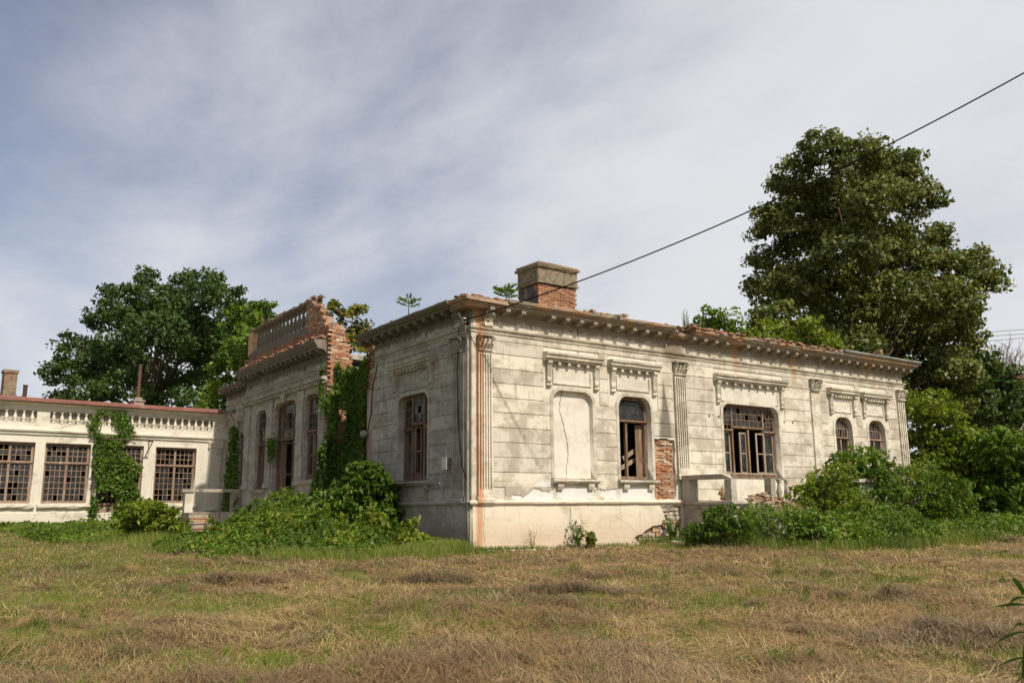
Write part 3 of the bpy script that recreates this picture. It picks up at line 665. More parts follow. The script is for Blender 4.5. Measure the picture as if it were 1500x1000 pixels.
# side facade (x = 0), local u = -y
LW = (-3.84, -2.16, 1.75, 4.10, .27)
gapu = (-7.85, -5.9)
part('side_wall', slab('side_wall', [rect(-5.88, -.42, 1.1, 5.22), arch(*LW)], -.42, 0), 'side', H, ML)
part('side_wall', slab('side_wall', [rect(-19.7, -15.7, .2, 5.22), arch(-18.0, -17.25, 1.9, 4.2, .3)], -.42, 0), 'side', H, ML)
part('gap_wall', slab('gap_wall', [ragged([(-7.9, .3), (-5.86, .3), (-5.86, 5.3), (-6.6, 5.0), (-7.3, 5.4), (-7.9, 5.6)], .05, .2)], -.75, -.45), 'mortar', H, ML)
brickfield(H, ML, -5.80, -5.45, 4.55, lambda u: 5.95, .03, .2, .06, .012)
part('faded_strip', slab('faded_strip', [ragged([(-5.86, 1.15), (-5.56, 1.15), (-5.6, 4.5), (-5.86, 4.6)], .02, .15)], .0, .03), 'pinkplaster', H, ML, 'strip of faded pinkish plaster')
part('side_plinth', MB().box(-5.95, -.0, -.05, .3, -.4, 1.06), 'side', H, ML); part('side_plinth', MB().box(-19.7, -15.8, -.05, .3, -.2, 1.06), 'side', H, ML)
part('plinth_moulding', MB().prism([(0, 1.04), (.07, 1.04), (.11, 1.08), (.12, 1.12), (.08, 1.155), (0, 1.165)], -5.95, 0, .25, 0, 1, .005), 'side', H, ML)
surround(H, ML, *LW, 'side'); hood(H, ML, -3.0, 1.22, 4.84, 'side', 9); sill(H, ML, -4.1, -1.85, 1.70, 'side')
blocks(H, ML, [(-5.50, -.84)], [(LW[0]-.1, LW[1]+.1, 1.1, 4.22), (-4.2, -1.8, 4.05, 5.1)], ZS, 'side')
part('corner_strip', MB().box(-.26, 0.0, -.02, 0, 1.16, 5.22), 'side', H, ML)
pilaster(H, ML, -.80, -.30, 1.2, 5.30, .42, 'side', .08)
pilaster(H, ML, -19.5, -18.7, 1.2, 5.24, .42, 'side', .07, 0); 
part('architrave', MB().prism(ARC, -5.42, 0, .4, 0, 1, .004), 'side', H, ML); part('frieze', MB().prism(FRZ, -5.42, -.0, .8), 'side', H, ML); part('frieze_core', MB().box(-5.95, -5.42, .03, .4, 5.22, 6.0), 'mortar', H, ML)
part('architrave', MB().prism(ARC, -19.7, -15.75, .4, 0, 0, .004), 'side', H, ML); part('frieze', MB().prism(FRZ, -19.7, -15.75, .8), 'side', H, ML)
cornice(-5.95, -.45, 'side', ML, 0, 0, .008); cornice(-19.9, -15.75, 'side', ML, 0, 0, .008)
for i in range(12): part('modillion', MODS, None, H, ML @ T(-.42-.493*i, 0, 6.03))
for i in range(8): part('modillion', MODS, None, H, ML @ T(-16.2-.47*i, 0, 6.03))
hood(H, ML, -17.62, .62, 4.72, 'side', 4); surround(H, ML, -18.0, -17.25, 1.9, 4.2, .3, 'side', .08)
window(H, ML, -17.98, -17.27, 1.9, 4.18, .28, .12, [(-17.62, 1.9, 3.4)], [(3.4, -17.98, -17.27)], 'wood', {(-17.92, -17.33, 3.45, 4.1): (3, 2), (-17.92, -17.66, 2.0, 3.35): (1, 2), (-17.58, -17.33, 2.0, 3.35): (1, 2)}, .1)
f = window(H, ML, -3.82, -2.18, 1.77, 4.08, .25, .17, [(-3.33, 1.8, 4.08), (-2.66, 1.8, 4.08)], [(3.18, -3.80, -3.33), (3.30, -3.33, -2.66), (3.18, -2.66, -2.2)], 'wood',
           {(-3.76, -3.37, 3.25, 4.02): (2, 3), (-3.29, -2.70, 3.38, 4.02): (3, 3), (-2.62, -2.24, 3.25, 4.02): (2, 3)}, .1, .085)
sash(f, ML, -3.74, -3.38, 1.86, 3.12, .20, 'wood', .06, 60, False); sash(f, ML, -3.27, -2.98, 1.86, 3.24, .20, 'wood', .06, 14, False); sash(f, ML, -2.92, -2.72, 1.86, 3.24, .28, 'wood', .05, -8, False); sash(f, ML, -2.60, -2.24, 1.86, 3.12, .20, 'wood', .06, 5, False)

# projecting centre block, d = .5 proud of the side facade
A1, A2, A3 = (-14.42, -13.32, 1.75, 4.70, .30), (-12.50, -10.40, 1.05, 4.78, .34), (-9.56, -8.44, 1.95, 4.76, .30)
mo = ragged([(-8.28, .3), (-7.82, .3), (-7.86, 2.2), (-7.8, 4.2), (-7.9, 5.2)], .03, .25)
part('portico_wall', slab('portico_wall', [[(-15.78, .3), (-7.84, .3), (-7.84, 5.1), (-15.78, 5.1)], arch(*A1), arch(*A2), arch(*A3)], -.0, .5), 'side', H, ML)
for a in (A1, A2, A3): surround(H, ML @ T(0, -.5, 0), *a, 'side', .09, .03)
for a, c in ((-15.7, -15.15), (-13.2, -12.62), (-10.26, -9.68), (-8.32, -7.9)): pilaster(H, ML @ T(0, -.5, 0), a, c, 1.9, 4.98, .0, 'side', .06, 0, False)
part('dentil_shelf', MB().prism([(.5, 5.0), (.56, 5.0), (.58, 5.1), (.70, 5.12), (.72, 5.2), (.5, 5.24)], -15.9, -7.82, .3, 0, 0, .008), 'side', H, ML)
b = MB()
for i in range(38): b.box(-15.75+i*.21, -15.75+i*.21+.11, -.66, -.5, 5.0, 5.1)
part('dentil_row', b, 'side', H, ML, kind='stuff')
part('keystone', MB().add([(-11.55, -.5, 4.72), (-11.35, -.5, 4.72), (-11.25, -.5, 5.0), (-11.65, -.5, 5.0), (-11.55, -.62, 4.72), (-11.35, -.62, 4.72), (-11.25, -.66, 5.0), (-11.65, -.66, 5.0)], [(0, 3, 2, 1), (4, 5, 6, 7), (0, 1, 5, 4), (1, 2, 6, 5), (2, 3, 7, 6), (3, 0, 4, 7)]), 'side', H, ML)
part('portico_frieze', MB().prism([(-.3, 5.1), (.5, 5.1), (.52, 5.35), (.56, 5.40), (.56, 5.46), (.51, 5.5), (.51, 6.05), (-.3, 6.05)], -15.85, -7.95, .5, 0, 0, .004), 'side', H, ML)
for a, c in ((-15.3, -13.4), (-12.9, -10.3), (-9.8, -8.4)):
    fr = MB(); z0, z1 = 5.54, 5.88; [fr.box(*q) for q in ((a, c, -.535, -.51, z0, z0+.03), (a, c, -.535, -.51, z1-.03, z1), (a, a+.03, -.535, -.51, z0+.03, z1-.03), (c-.03, c, -.535, -.51, z0+.03, z1-.03))]
    part('frieze_panel', fr, 'side', H, ML)
PP = [(0, 6.02), (.58, 6.02), (.60, 6.09), (.86, 6.12), (.86, 6.20), (.91, 6.22), (.92, 6.27), (.97, 6.32), (.98, 6.40), (0, 6.47)]
part('cornice', MB().prism(PP, -15.95, -7.9, .25, 0, 0, .014), 'side', H, ML)
for i in range(18):
    if i not in (5,): part('modillion', MODS, None, H, ML @ T(-15.7+.447*i, -.5, 6.12))
part('sill', MB().prism([(.45, 1.82), (.63, 1.82), (.66, 1.9), (.64, 1.94), (.45, 1.95)], -9.75, -8.3, .3), 'side', H, ML); part('sill', MB().prism([(.45, 1.62), (.63, 1.62), (.66, 1.7), (.64, 1.74), (.45, 1.75)], -14.6, -13.15, .3), 'side', H, ML)
window(H, ML @ T(0, -.5, 0), *(-14.40, -13.34), 1.77, 4.68, .28, .09, [(-13.87, 1.8, 3.3)], [(3.4, -14.4, -13.34)], 'wood', {(-14.33, -13.41, 3.46, 4.6): (4, 4)}, .3)
f = window(H, ML @ T(0, -.5, 0), *(-12.48, -10.42), 1.07, 4.76, .32, .12, [(-12.0, 1.1, 4.7), (-10.9, 1.1, 4.7)], [(3.45, -12.48, -10.42)], 'wood', {(-11.95, -10.95, 3.52, 4.65): (4, 4)}, .25)
sash(f, ML @ T(0, -.5, 0), -11.95, -11.5, 1.1, 3.4, .15, 'wood', .08, 75, False); sash(f, ML @ T(0, -.5, 0), -10.84, -10.5, 1.1, 3.4, .15, 'wood', .07, 0, True)
f = window(H, ML @ T(0, -.5, 0), *(-9.54, -8.46), 1.97, 4.74, .28, .09, [(-9.0, 2.0, 3.5)], [(3.55, -9.54, -8.46)], 'wood', {(-9.47, -8.53, 3.62, 4.66): (4, 4)}, .2)
for a, c in ((-9.46, -9.05), (-8.95, -8.54)): sash(f, ML @ T(0, -.5, 0), a, c, 2.05, 3.48, .12, 'wood', .06)
# ragged attic parapet, brick pier and balustrade
b = MB(); b.box(-16.1, -8.1, -.42, -.02, 6.45, 6.95); b.box(-16.1, -9.0, -.40, -.04, 6.95, 7.12, .02)
part('parapet_core', b, 'mortar', H, ML)
b = MB()
for i in range(1300):
    u = random.uniform(-16.1, -8.0); z = 6.46+.072*random.randint(0, 6); b.box(u-.12, u+.12, -(.46+random.uniform(-.03, .03)), -.3, z, z+.062, .008)
part('parapet_bricks', b, 'brickj', H, ML, kind='stuff')
debris(ML, -16.0, -8.0, 260, 6.44, .40, .92, 'brickj', .10, nm='parapet_debris')
def pier(u): return 8.12-.55*max(0, min(1, (u+9.6)/1.0))-1.5*max(0, min(1, (u+8.7)/.9))+.07*math.sin(u*17)
for a, c, zt in ((-9.95, -9.6, 8.05), (-9.6, -9.3, 7.95), (-9.3, -9.0, 7.74), (-9.0, -8.7, 7.55), (-8.7, -8.5, 7.35), (-8.5, -8.3, 7.0), (-8.3, -8.1, 6.7), (-8.1, -7.84, 6.4)):
    part('pier_core', MB().box(a, c, -.445, -.06, 6.45 if a < -8.2 else 5.2, zt, .008), 'mortar', H, ML)
brickfield(H, ML, -9.85, -7.9, 6.5, pier, .46, .35, .08, .014)
# torn end wall of the projecting block: faces the field (-y)
ME = T(0, 7.84, 0)
part('torn_wall_core', slab('torn_wall_core', [ragged([(-.48, .4), (.35, .4), (.35, 5.4), (.2, 6.2), (-.1, 6.9), (-.40, 7.0), (-.44, 5.0)], .03, .25)], -.2, .052), 'mortar', H, ME)
brickfield(H, ME, -.42, .30, 2.2, lambda u: 6.95-max(0, u+.1)*2.2, .07, .35, .10, .012)
for z_ in np.arange(6.5, 8.0, .075): 
    for u in (-.30, -.05):
        if z_ < 6.8 or random.random() < .45: part('brick', random.choice(BR), None, H, T(u+random.uniform(-.03, .03), 7.84+max(0, (z_-6.5))*1.15+random.uniform(-.06, .03), z_))
ba = part('balustrade', MB().box(-15.75, -9.75, -.48, -.06, 6.96, 7.12, .012).box(-15.75, -9.75, -.42, -.06, 7.12, 7.26, .01).prism([(.02, 8.02), (.42, 8.02), (.46, 8.07), (.46, 8.13), (.38, 8.17), (.02, 8.18)], -16.0, -9.6, .3, 0, 0, .02), 'side', H, ML)
for i in range(15):
    u = -15.35+i*.385; part('baluster', BALM, None, ba, ML @ T(u, -.25, 7.25))
part('end_pier', MB().box(-16.05, -15.6, -.45, -.02, 7.1, 8.02), 'brickpale', ba, ML)
debris(ML, -15.0, -9.3, 110, 8.17, .05, .38, 'rubble', .05, nm='coping_debris')

# rooms behind the windows, and the flat roof that closes them off
def room(x0, x1, y0, y1, z0, z1, mat, nm='interior_wall'):
    b = MB(); b.box(x0, x1, y1, y1+.1, z0, z1); part(nm, b, mat, H, I4); part(nm, MB().box(x0-.1, x0, y0, y1, z0, z1), mat, H, I4); part(nm, MB().box(x1, x1+.1, y0, y1, z0, z1), mat, H, I4)
part('roof', MB().box(.2, 19.3, .3, 5.9, 5.86, 6.02).box(.2, 19.3, 7.9, 19.6, 5.86, 6.02).box(.6, 19.3, 5.9, 7.9, 5.2, 5.35), 'cement', H, I4)
part('interior_floor', MB().box(.3, 19.3, .3, 19.6, .9, 1.0), 'inside', H, I4)
part('interior_wall', MB().box(.5, 19.2, 5.0, 5.2, 1.0, 5.8), 'insidedark', H, I4); part('interior_wall', MB().box(4.4, 4.6, .42, 5.0, 1.0, 5.8), 'inside', H, I4)
part('interior_wall', MB().box(7.6, 7.8, .42, 5.0, 1.0, 5.8), 'insidedark', H, I4); part('interior_wall', MB().box(13.5, 13.7, .42, 5.0, 1.0, 5.8), 'inside', H, I4)
part('interior_wall', MB().box(4.4, 4.6, 7.9, 19.4, 1.0, 5.8), 'insidedark', H, I4)
part('back_wall', MB().box(19.1, 19.5, .42, 19.7, -.2, 5.86), 'under', H, I4); part('back_wall', MB().box(0, 19.5, 19.72, 20.0, -.2, 5.9), 'under', H, I4)

# chimney
Ch = part('chimney', MB().box(4.48, 5.94, 3.04, 4.05, 6.0, 7.95), 'mortar', H, I4, 'stubby brick chimney with a rendered band round its top')
b = MB()
for zi in range(26):
    z = 6.0+zi*.075
    for side in range(2):
        L_ = 1.56 if side == 0 else 1.1; u = -.12*(zi % 2)
        while u < L_:
            a, c = max(0, u), min(L_, u+.24)
            if c-a > .05 and random.random() > .05:
                j = random.uniform(-.012, .014)
                if side == 0: b.box(4.42+a, 4.42+c, 3.0+j, 3.05, z, z+.064, .004)
                else: b.box(4.42+j, 4.47, 3.0+a, 3.0+c, z, z+.064, .004)
            u += .252
part('chimney_bricks', b, 'brickj', Ch, I4, kind='stuff')
part('chimney_band', MB().box(4.36, 6.04, 2.94, 4.12, 7.98, 8.06, .01).box(4.40, 6.0, 2.98, 4.08, 8.06, 8.52, .012).box(4.33, 6.07, 2.91, 4.15, 8.52, 8.60, .015), 'chimren', Ch, I4)
part('niche_frame', MB().box(4.375, 4.40, 3.15, 3.95, 8.10, 8.14).box(4.375, 4.40, 3.15, 3.19, 8.14, 8.50), 'cement', Ch, I4)
part('soot_stained_render', slab('soot_stained_render', [ragged([(-4.02, 6.6), (-3.05, 6.6), (-3.03, 7.55), (-3.3, 7.93), (-4.02, 7.95)], .02, .1)], -.01, .012), 'soot', Ch, T(4.42, 0, 0) @ ML, 'dark sooty render')
part('chimney_cap', MB().box(4.38, 6.03, 2.95, 4.12, 8.60, 8.66, .02), 'rubble', Ch, I4)
b = MB()
for i in range(10): b.box(5.1+i*.09, 5.18+i*.09, 2.955, 3.0, 8.50+random.uniform(-.04, .02), 8.60, .02)
part('exposed_chimney_bricks', b, 'brickj', Ch, I4, kind='stuff')

# front terrace with stairs buried under rubble
te = part('terrace', MB().box(7.30, 14.2, -1.88, -.06, -.3, 1.03), 'cement', H, I4)
part('terrace_moulding', MB().box(7.24, 14.26, -1.94, -.06, 1.03, 1.10, .004), 'side', te, I4)
for (x0, x1, y0, y1, zt) in ((7.26, 7.60, -.36, -.055, 1.735), (7.28, 7.50, -1.88, -1.64, 1.70), (8.98, 9.18, -1.88, -1.64, 1.74), (11.5, 11.8, -1.9, -1.6, 1.78), (13.3, 14.25, -1.88, -1.62, 1.70)):
    part('parapet_pier', MB().box(x0, x1, y0, y1, 1.10, zt, .005), 'side', te, I4)
part('parapet_coping', MB().add([(7.20, -.05, 1.74), (7.80, -.05, 1.74), (7.72, -1.56, 1.72), (7.20, -1.45, 1.72), (7.17, -.05, 1.86), (7.84, -.05, 1.86), (7.7, -1.50, 1.85), (7.18, -1.64, 1.85)], [(3, 2, 1, 0), (4, 5, 6, 7), (0, 1, 5, 4), (1, 2, 6, 5), (2, 3, 7, 6), (3, 0, 4, 7)]), 'side', te, I4)
part('parapet_coping', MB().box(11.45, 12.9, -1.95, -1.55, 1.78, 1.86, .02), 'side', te, I4); part('parapet_coping', MB().box(13.2, 14.3, -1.95, -1.55, 1.70, 1.79, .03), 'side', te, I4)
TB = BALW.copy(); TB.materials[0] = M['side']
for x in (9.5, 9.85): part('baluster', TB, None, te, T(x, -1.75, 1.10) @ Matrix.Diagonal((1.2, 1.2, 1.45, 1)))
for i in range(5): part('step', MB().box(7.6, 8.93, -1.9-.3*(i+1), -1.9-.3*i, -.3, 1.0-.18*(i+1)+.17, .01), 'cement', te, I4)

# terrace and steps in front of the arches
pt = part('portico_terrace', MB().box(-2.35, -.5, 7.8, 16.1, -.1, .95), 'cement', H, I4)
part('parapet_pier', MB().box(-2.6, -2.3, 15.9, 16.2, .9, 1.70, .004), 'wing', pt, I4); part('parapet_coping', MB().box(-2.72, -.62, 15.84, 16.26, 1.70, 1.82, .008), 'cement', pt, I4)
part('parapet_pier', MB().box(-.82, -.55, 15.9, 16.2, .9, 1.70, .004), 'cement', pt, I4)
for i in range(4): part('step', MB().box(-3.05-.05*i, -.9, 13.9-.34*(i+1), 14.6-.34*i, -.1, .94-.17*i, .008).box(-3.1-.05*i, -.9, 13.87-.34*(i+1), 13.95-.34*(i+1), .90-.17*i, .945-.17*i, .006), 'rubble' if i % 2 else 'cement', pt, I4)
part('urn', MB().lathe([(.10, 0), (.12, .05), (.05, .12), (.12, .25), (.13, .35), (.07, .45), (.09, .5), (.05, .52)], 10).mesh('urn', True), 'wing', pt, T(-.72, 11.0, .95))

# ------------------------------------------------------------------ things fixed to the mansion
dp = tag(part('downpipe', MB().tube([(-.07, .07, z) for z in (.05, 1.0, 2, 3, 4, 5.2)]+[(-.12, .1, 5.5), (-.3, .15, 5.85)], .036, 8).mesh('downpipe', True), 'cement'), 'pale downpipe running down the near corner of the mansion', 'downpipe')
mb_ = thing('meter_box', 'small pale meter box on the shaded wall between window and corner', 'meter box', (-.02, 1.05, 2.0))
part('box_body', MB().box(-.16, -.004, .92, 1.12, 1.92, 2.22, .003), 'cement', mb_); part('box_lid', MB().box(-.18, -.16, .91, 1.13, 1.94, 2.25, .003), 'white', mb_)
tag(part('broken_bracket', MB().tube([(-.02, 1.35, 1.42), (-.2, 1.2, 1.62)], .018, 6), 'white'), 'short white broken pipe sticking out below the meter box', 'pipe')
ins = thing('insulator_bracket', 'round cement insulator on wires at the left end of the shaded wall', 'insulator', (-.05, 5.75, 3.2))
part('ball', MB().lathe([(.02, -.12), (.1, -.09), (.13, 0), (.1, .09), (.02, .12)], 10).mesh('ball', True), 'cement', ins, T(-.15, 5.8, 3.2)); part('rod', MB().tube([(0, 5.8, 3.3), (-.15, 5.8, 3.25)], .02), 'rustmetal', ins)
part('stay_wire', MB().tube([(-.15, 5.8, 3.25), (-.3, 6.3, 3.6), (-.4, 6.9, 4.0)], .012), 'cable', ins)
part('stay_wire', MB().tube([(-.05, 5.75, 3.3), (-.04, 5.55, 3.9), (-.04, 5.5, 4.6), (-.03, 5.2, 5.3)], .012), 'cable', ins)
lc = tag(part('loose_cable', MB().tube([(-.16, .35, 5.55), (-.13, .45, 5.0), (-.12, .5, 4.4), (-.12, .45, 3.4), (-.12, .38, 2.6), (-.12, .25, 2.0), (-.11, .06, 1.66)], .013, 5), 'cable'), 'slack black cable hanging down the corner pilaster of the shaded wall', 'cable')
def catenary(a, c, sag, n=40): return [a.lerp(c, i/n)-Vector((0, 0, sag*4*(i/n)*(1-i/n))) for i in range(n+1)]
Wa = Vector((-.25, -.05, 5.62)); Wb = at(1500, 107, 18)+Vector((0, 0, .8)); Wc = Wa+(Wb-Wa)*1.5
sa = thing('supply_cable', 'black overhead cable rising from the mansion corner to the upper right', 'cable', tuple(Wa))
part('wire', MB().tube(catenary(Wa, Wc, .9), .016, 6), 'cable', sa); part('insulator', MB().lathe([(.02, 0), (.05, .01), (.055, .05), (.035, .07), (.05, .09), (.03, .13)], 9).mesh('insulator', True), 'white', sa, T(-.25, -.05, 5.56)); part('cable_clamp', MB().tube([(-.02, .15, 5.60), (-.28, -.1, 5.62)], .04, 8), 'cable', sa)
for k, (y0, y1, lb) in enumerate(((487, 480, 'top'), (493, 487, 'middle'), (500, 492, 'lowest'))):
    tag(part('distant_wire', MB().tube([at(1400, y0+3, 70), at(1440, y0, 70), at(1560, y1-2, 70)], .02, 4), 'cable'), lb+' one of three thin wires crossing the sky at the right edge', 'wire', 'thin wires at the right edge')

# ------------------------------------------------------------------ the low wing
Wg = thing('side_wing', 'low white wing with red metal eaves, balusters and brown gridded windows', 'building', (-5, 19.5, .4))
WW = [(-10.95, -9.32), (-9.0, -7.38), (-7.03, -5.42), (-2.95, -1.28)]
DR = (-5.10, -3.42, .55, 3.62)
part('wall', slab('wall', [rect(-14, .3, -.1, 3.93)]+[rect(a, c, 1.34, 3.6) for a, c in WW]+[rect(*DR)], -.35, 0), 'wing', Wg, MW)
part('wall', slab('wall', [rect(-14, .3, 3.93, 5.1), rect(-6.97, -.63, 4.36, 4.80), rect(-12.9, -7.42, 4.36, 4.8)], -.16, .0), 'wing', Wg, MW)
part('parapet_back', MB().box(-14, .3, .17, .3, 3.93, 5.1), 'side', Wg, MW)
part('moulding', MB().prism([(0, 3.90), (.05, 3.90), (.06, 3.97), (.12, 4.02), (.13, 4.08), (0, 4.12)], -14, .25, .5, 0, 0, .004), 'wing', Wg, MW)
part('moulding', MB().prism([(0, 4.84), (.03, 4.84), (.03, 4.98), (.08, 5.0), (.2, 5.08), (.2, 5.1), (0, 5.12)], -14, .1, .5, 0, 0, .003), 'wing', Wg, MW)
rf = part('roof', MB().prism([(-7, 5.6), (-7, 5.5), (-.1, 5.12), (.26, 5.1), (.30, 5.12), (.30, 5.24), (.22, 5.28)], -14.2, .2, .9, 0, 0, .008), 'redmetal', Wg, MW)
part('plinth', MB().box(-14, .3, -.04, .0, -.1, .98, .004), 'wing', Wg, MW)
part('side_wall', MB().box(-14.3, -14.0, .0, 7, -.1, 5.3), 'wing', Wg, MW); part('rear_wall', MB().box(-14, .2, 6.6, 6.9, -.1, 5.3), 'wing', Wg, MW); part('interior_wall', MB().box(-14, .2, 3.9, 4.0, 0, 5.0), 'insidedark', Wg, MW)
part('interior_floor', MB().box(-14, .2, .35, 6.6, .3, .5), 'inside', Wg, MW)
for u0, u1, n in ((-6.97, -.63, 22), (-12.9, -7.42, 19)):
    for i in range(n):
      if not (n == 22 and i in (9,)): part('baluster', BALW, None, Wg, MW @ T(u0+(u1-u0)*(i+.5)/n, .055, 4.36))
for a, c in WW:
    m_ = (a+c)/2; g = {}
    for p, q in ((a+.09, m_-.04), (m_+.04, c-.09)): g[(p, q, 2.93, 3.5)] = (4, 3); g[(p, q, 1.44, 2.80)] = (4, 6)
    WI_ = {-9.0: .3, -7.03: .12, -2.95: .4}.get(a, .2)
    f = window(Wg, MW, a+.01, c-.01, 1.35, 3.59, .02, .12, [(m_, 1.36, 3.55)], [(2.86, a+.02, c-.02)], 'woodpink', g, WI_, .085)
    part('sill', MB().prism([(0, 1.14), (.09, 1.14), (.13, 1.2), (.13, 1.28), (0, 1.31)], a-.12, c+.14, .2, 0, 0, .02), 'wing', f, MW)
    part('surround', slab('surround', [rect(a-.07, c+.07, 1.32, 3.67), rect(a, c, 1.31, 3.6)], .002, .03), 'woodpink' if a < -9.5 else 'wing', f, MW)
a, c = DR[0], DR[1]; m_ = (a+c)/2
f = window(Wg, MW, a, c, .56, 3.61, .02, .12, [(m_, .6, 3.55)], [(2.86, a, c), (1.30, a, c)], 'woodpink', {(a+.09, m_-.04, 2.93, 3.5): (4, 3), (m_+.04, c-.09, 2.93, 3.5): (4, 3), (a+.09, m_-.04, 1.4, 2.8): (4, 6), (m_+.04, c-.09, 1.4, 2.8): (4, 6)}, .15, .085, name='door')
part('door_panel', MB().box(a+.09, m_-.04, .14, .18, .62, 1.26).box(m_+.04, c-.09, .14, .18, .62, 1.26), 'woodpink', f, MW)
part('canopy_rail', MB().tube([(-5.2, -.0, 3.80), (-5.2, -.55, 3.80), (-3.25, -.55, 3.80), (-3.25, 0, 3.80)], .025).tube([(-3.25, -.55, 3.80), (-3.35, 0, 3.2)], .02), 'rustmetal', Wg, MW)
pilaster(Wg, MW, -.75, -.22, 1.1, 3.86, .18, 'wing', .07, 0, False)
part('pilaster_cap', MB().prism([(0, 3.62), (.10, 3.62), (.12, 3.68), (.09, 3.70), (.13, 3.80), (.15, 3.88), (0, 3.9)], -.8, -.17, 1), 'wing', Wg, MW)
cracks(Wg, MW, [(-5.65, 4.55), (-6.1, 4.35), (-6.9, 4.1)], .01, .05); cracks(Wg, MW, [(-6.1, 1.1), (-6.2, .8), (-6.25, .55)], .045, .02)
part('chimney', MB().box(-8.33, -7.87, 2.0, 2.5, 5.2, 6.48, .01).box(-8.37, -7.83, 1.96, 2.54, 6.46, 6.58, .01), 'chimren', Wg, MW)
part('flue', MB().lathe([(.08, 0), (.08, .62), (.10, .62), (.10, .66)], 10), 'rustmetal', Wg, MW @ T(-7.52, 2.2, 5.38))
ch = part('chimney', MB().box(-3.56, -3.14, 1.0, 1.45, 5.1, 5.5, .005).box(-3.6, -3.1, .96, 1.49, 5.5, 5.56).box(-3.5, -3.2, 1.06, 1.39, 5.56, 5.68), 'cement', Wg, MW @ T(-.1, 0, .05))
part('flue_pipe', MB().lathe([(.07, 5.66), (.07, 7.1), (.09, 7.1), (.09, 7.14)], 10, (-3.35, 1.2, 0)), 'rustmetal', ch, MW @ T(-.1, 0, 0))

exec_veg = True
# ------------------------------------------------------------------ vegetation
def leaf_arrays(C, N, size, asp=.55, droop=.25, rand=.9, up=0.):
    n = len(C); N = N+rng.normal(0, rand, (n, 3)); N[:, 2] += up; N /= np.linalg.norm(N, axis=1)[:, None]+1e-9
    a = rng.normal(0, 1, (n, 3)); a[:, 2] -= .5; a -= (a*N).sum(1)[:, None]*N; a /= np.linalg.norm(a, axis=1)[:, None]+1e-9
    b = np.cross(N, a); s = (size*rng.uniform(.6, 1.35, n))[:, None]
    p0 = C-a*s*.5; p2 = C+a*s*.5-N*s*droop; m = C+a*s*.02+N*s*.04
    p1 = m+b*s*asp*.5; p3 = m-b*s*asp*.5
    return np.stack([p0, p1, p2, p3], 1).reshape(-1, 3)
def leaf_mesh(name, C, N, size, mat, **k):
    V_ = leaf_arrays(np.asarray(C, float), np.asarray(N, float), size, **k); n = len(V_)//4
    return arr_mesh(name, V_, np.arange(n*4).reshape(n, 4), mat)
def clumps_to_leaves(P, Nrm, per, cr):
    """scatter leaves in flattened balls about clump centres"""
    n = len(P); d = rng.normal(0, 1, (n, per, 3)); d /= np.linalg.norm(d, axis=2)[:, :, None]; r = cr[:, None]*rng.uniform(.25, 1, (n, per))**.6
    off = d*r[:, :, None]; off[:, :, 2] *= .62; C = P[:, None, :]+off
    N = d*.7+np.array([0, 0, .55])+Nrm[:, None, :]*.35
    return C.reshape(-1, 3), N.reshape(-1, 3)
def in_building(P): return (P[:, 0] > .05) & (P[:, 0] < 19.6) & (P[:, 1] > -.05) & (P[:, 1] < 19.8) & (P[:, 2] < 6.2)
def lobes_clumps(lobes, dens, fill=.25, low=-.75):
    P = []; Nn = []
    for c, r in lobes:
        n = int(dens*r*r)+4; d = rng.normal(0, 1, (n, 3)); d /= np.linalg.norm(d, axis=1)[:, None]; d = d[d[:, 2] > low]
        q = np.where(rng.random(len(d)) < fill, rng.uniform(.3, .85, len(d)), rng.uniform(.82, 1.08, len(d)))
        P.append(np.array(c)+d*(q*r)[:, None]*np.array([1, 1, .88])); Nn.append(d)
    return np.vstack(P), np.vstack(Nn)
def limb(b, a, c, r0_, r1_, seg=5, wob=.06):
    a, c = Vector(a), Vector(c); L = (c-a).length; pts = []; rad = []
    for i in range(seg+1):
        t_ = i/seg; p = a.lerp(c, t_); 
        if 0 < i < seg: p += Vector([random.uniform(-1, 1) for _ in range(3)])*L*wob; p.z += L*.05*math.sin(t_*3.14)
        pts.append(p); rad.append(r0_*(1-t_)+r1_*t_)
    b.tube(pts, rad, 6)
def tree(name, label, cat, base, lobes, mat, dens, per, cr, leaf, tr=.3, group=None, trunks=1, hue=None, fork=.35, keep=None):
    t_ = thing(name, label, cat, tuple(base), group); top = max(l[0][2] for l in lobes)
    tb = MB(); base = Vector(base); cen = Vector((sum(l[0][0] for l in lobes)/len(lobes), sum(l[0][1] for l in lobes)/len(lobes), 0)); h = top-base.z
    forkp = base.lerp(Vector((cen.x, cen.y, base.z+h*.92)), fork); forkp.z = base.z+h*fork
    limb(tb, base-Vector((0, 0, .3)), forkp, tr*1.15, tr*.8, 5, .02); part('trunk', tb.mesh('trunk', True), 'bark', t_)
    bb = MB(); mid = Vector((cen.x, cen.y, base.z+h*.78)); limb(bb, forkp, mid, tr*.7, tr*.2, 6, .03)
    P, Nn = lobes_clumps(lobes, dens)
    for c, r in lobes:
        c = Vector(c); k = min(.95, max(0, (c.z-forkp.z)/max(.1, h)*.8)); s_ = forkp.lerp(mid, k*.8); limb(bb, s_, c, tr*.24*(1-.5*k), .025, 7, .07)
    for i in rng.choice(len(P), min(len(P), 260), replace=False):
        c, r = min(lobes, key=lambda l: (Vector(l[0])-Vector(P[i])).length); limb(bb, c, P[i], .03, .012, 2, .05)
    part('branches', bb.mesh('branches', True), 'bark', t_)
    C_, N_ = clumps_to_leaves(P, Nn, per, rng.uniform(cr*.6, cr*1.25, len(P))); ok = ~in_building(C_)
    if keep is not None: ok &= keep(C_)
    part('crown', leaf_mesh('crown', C_[ok], N_[ok], leaf, mat), None, t_)
    return t_
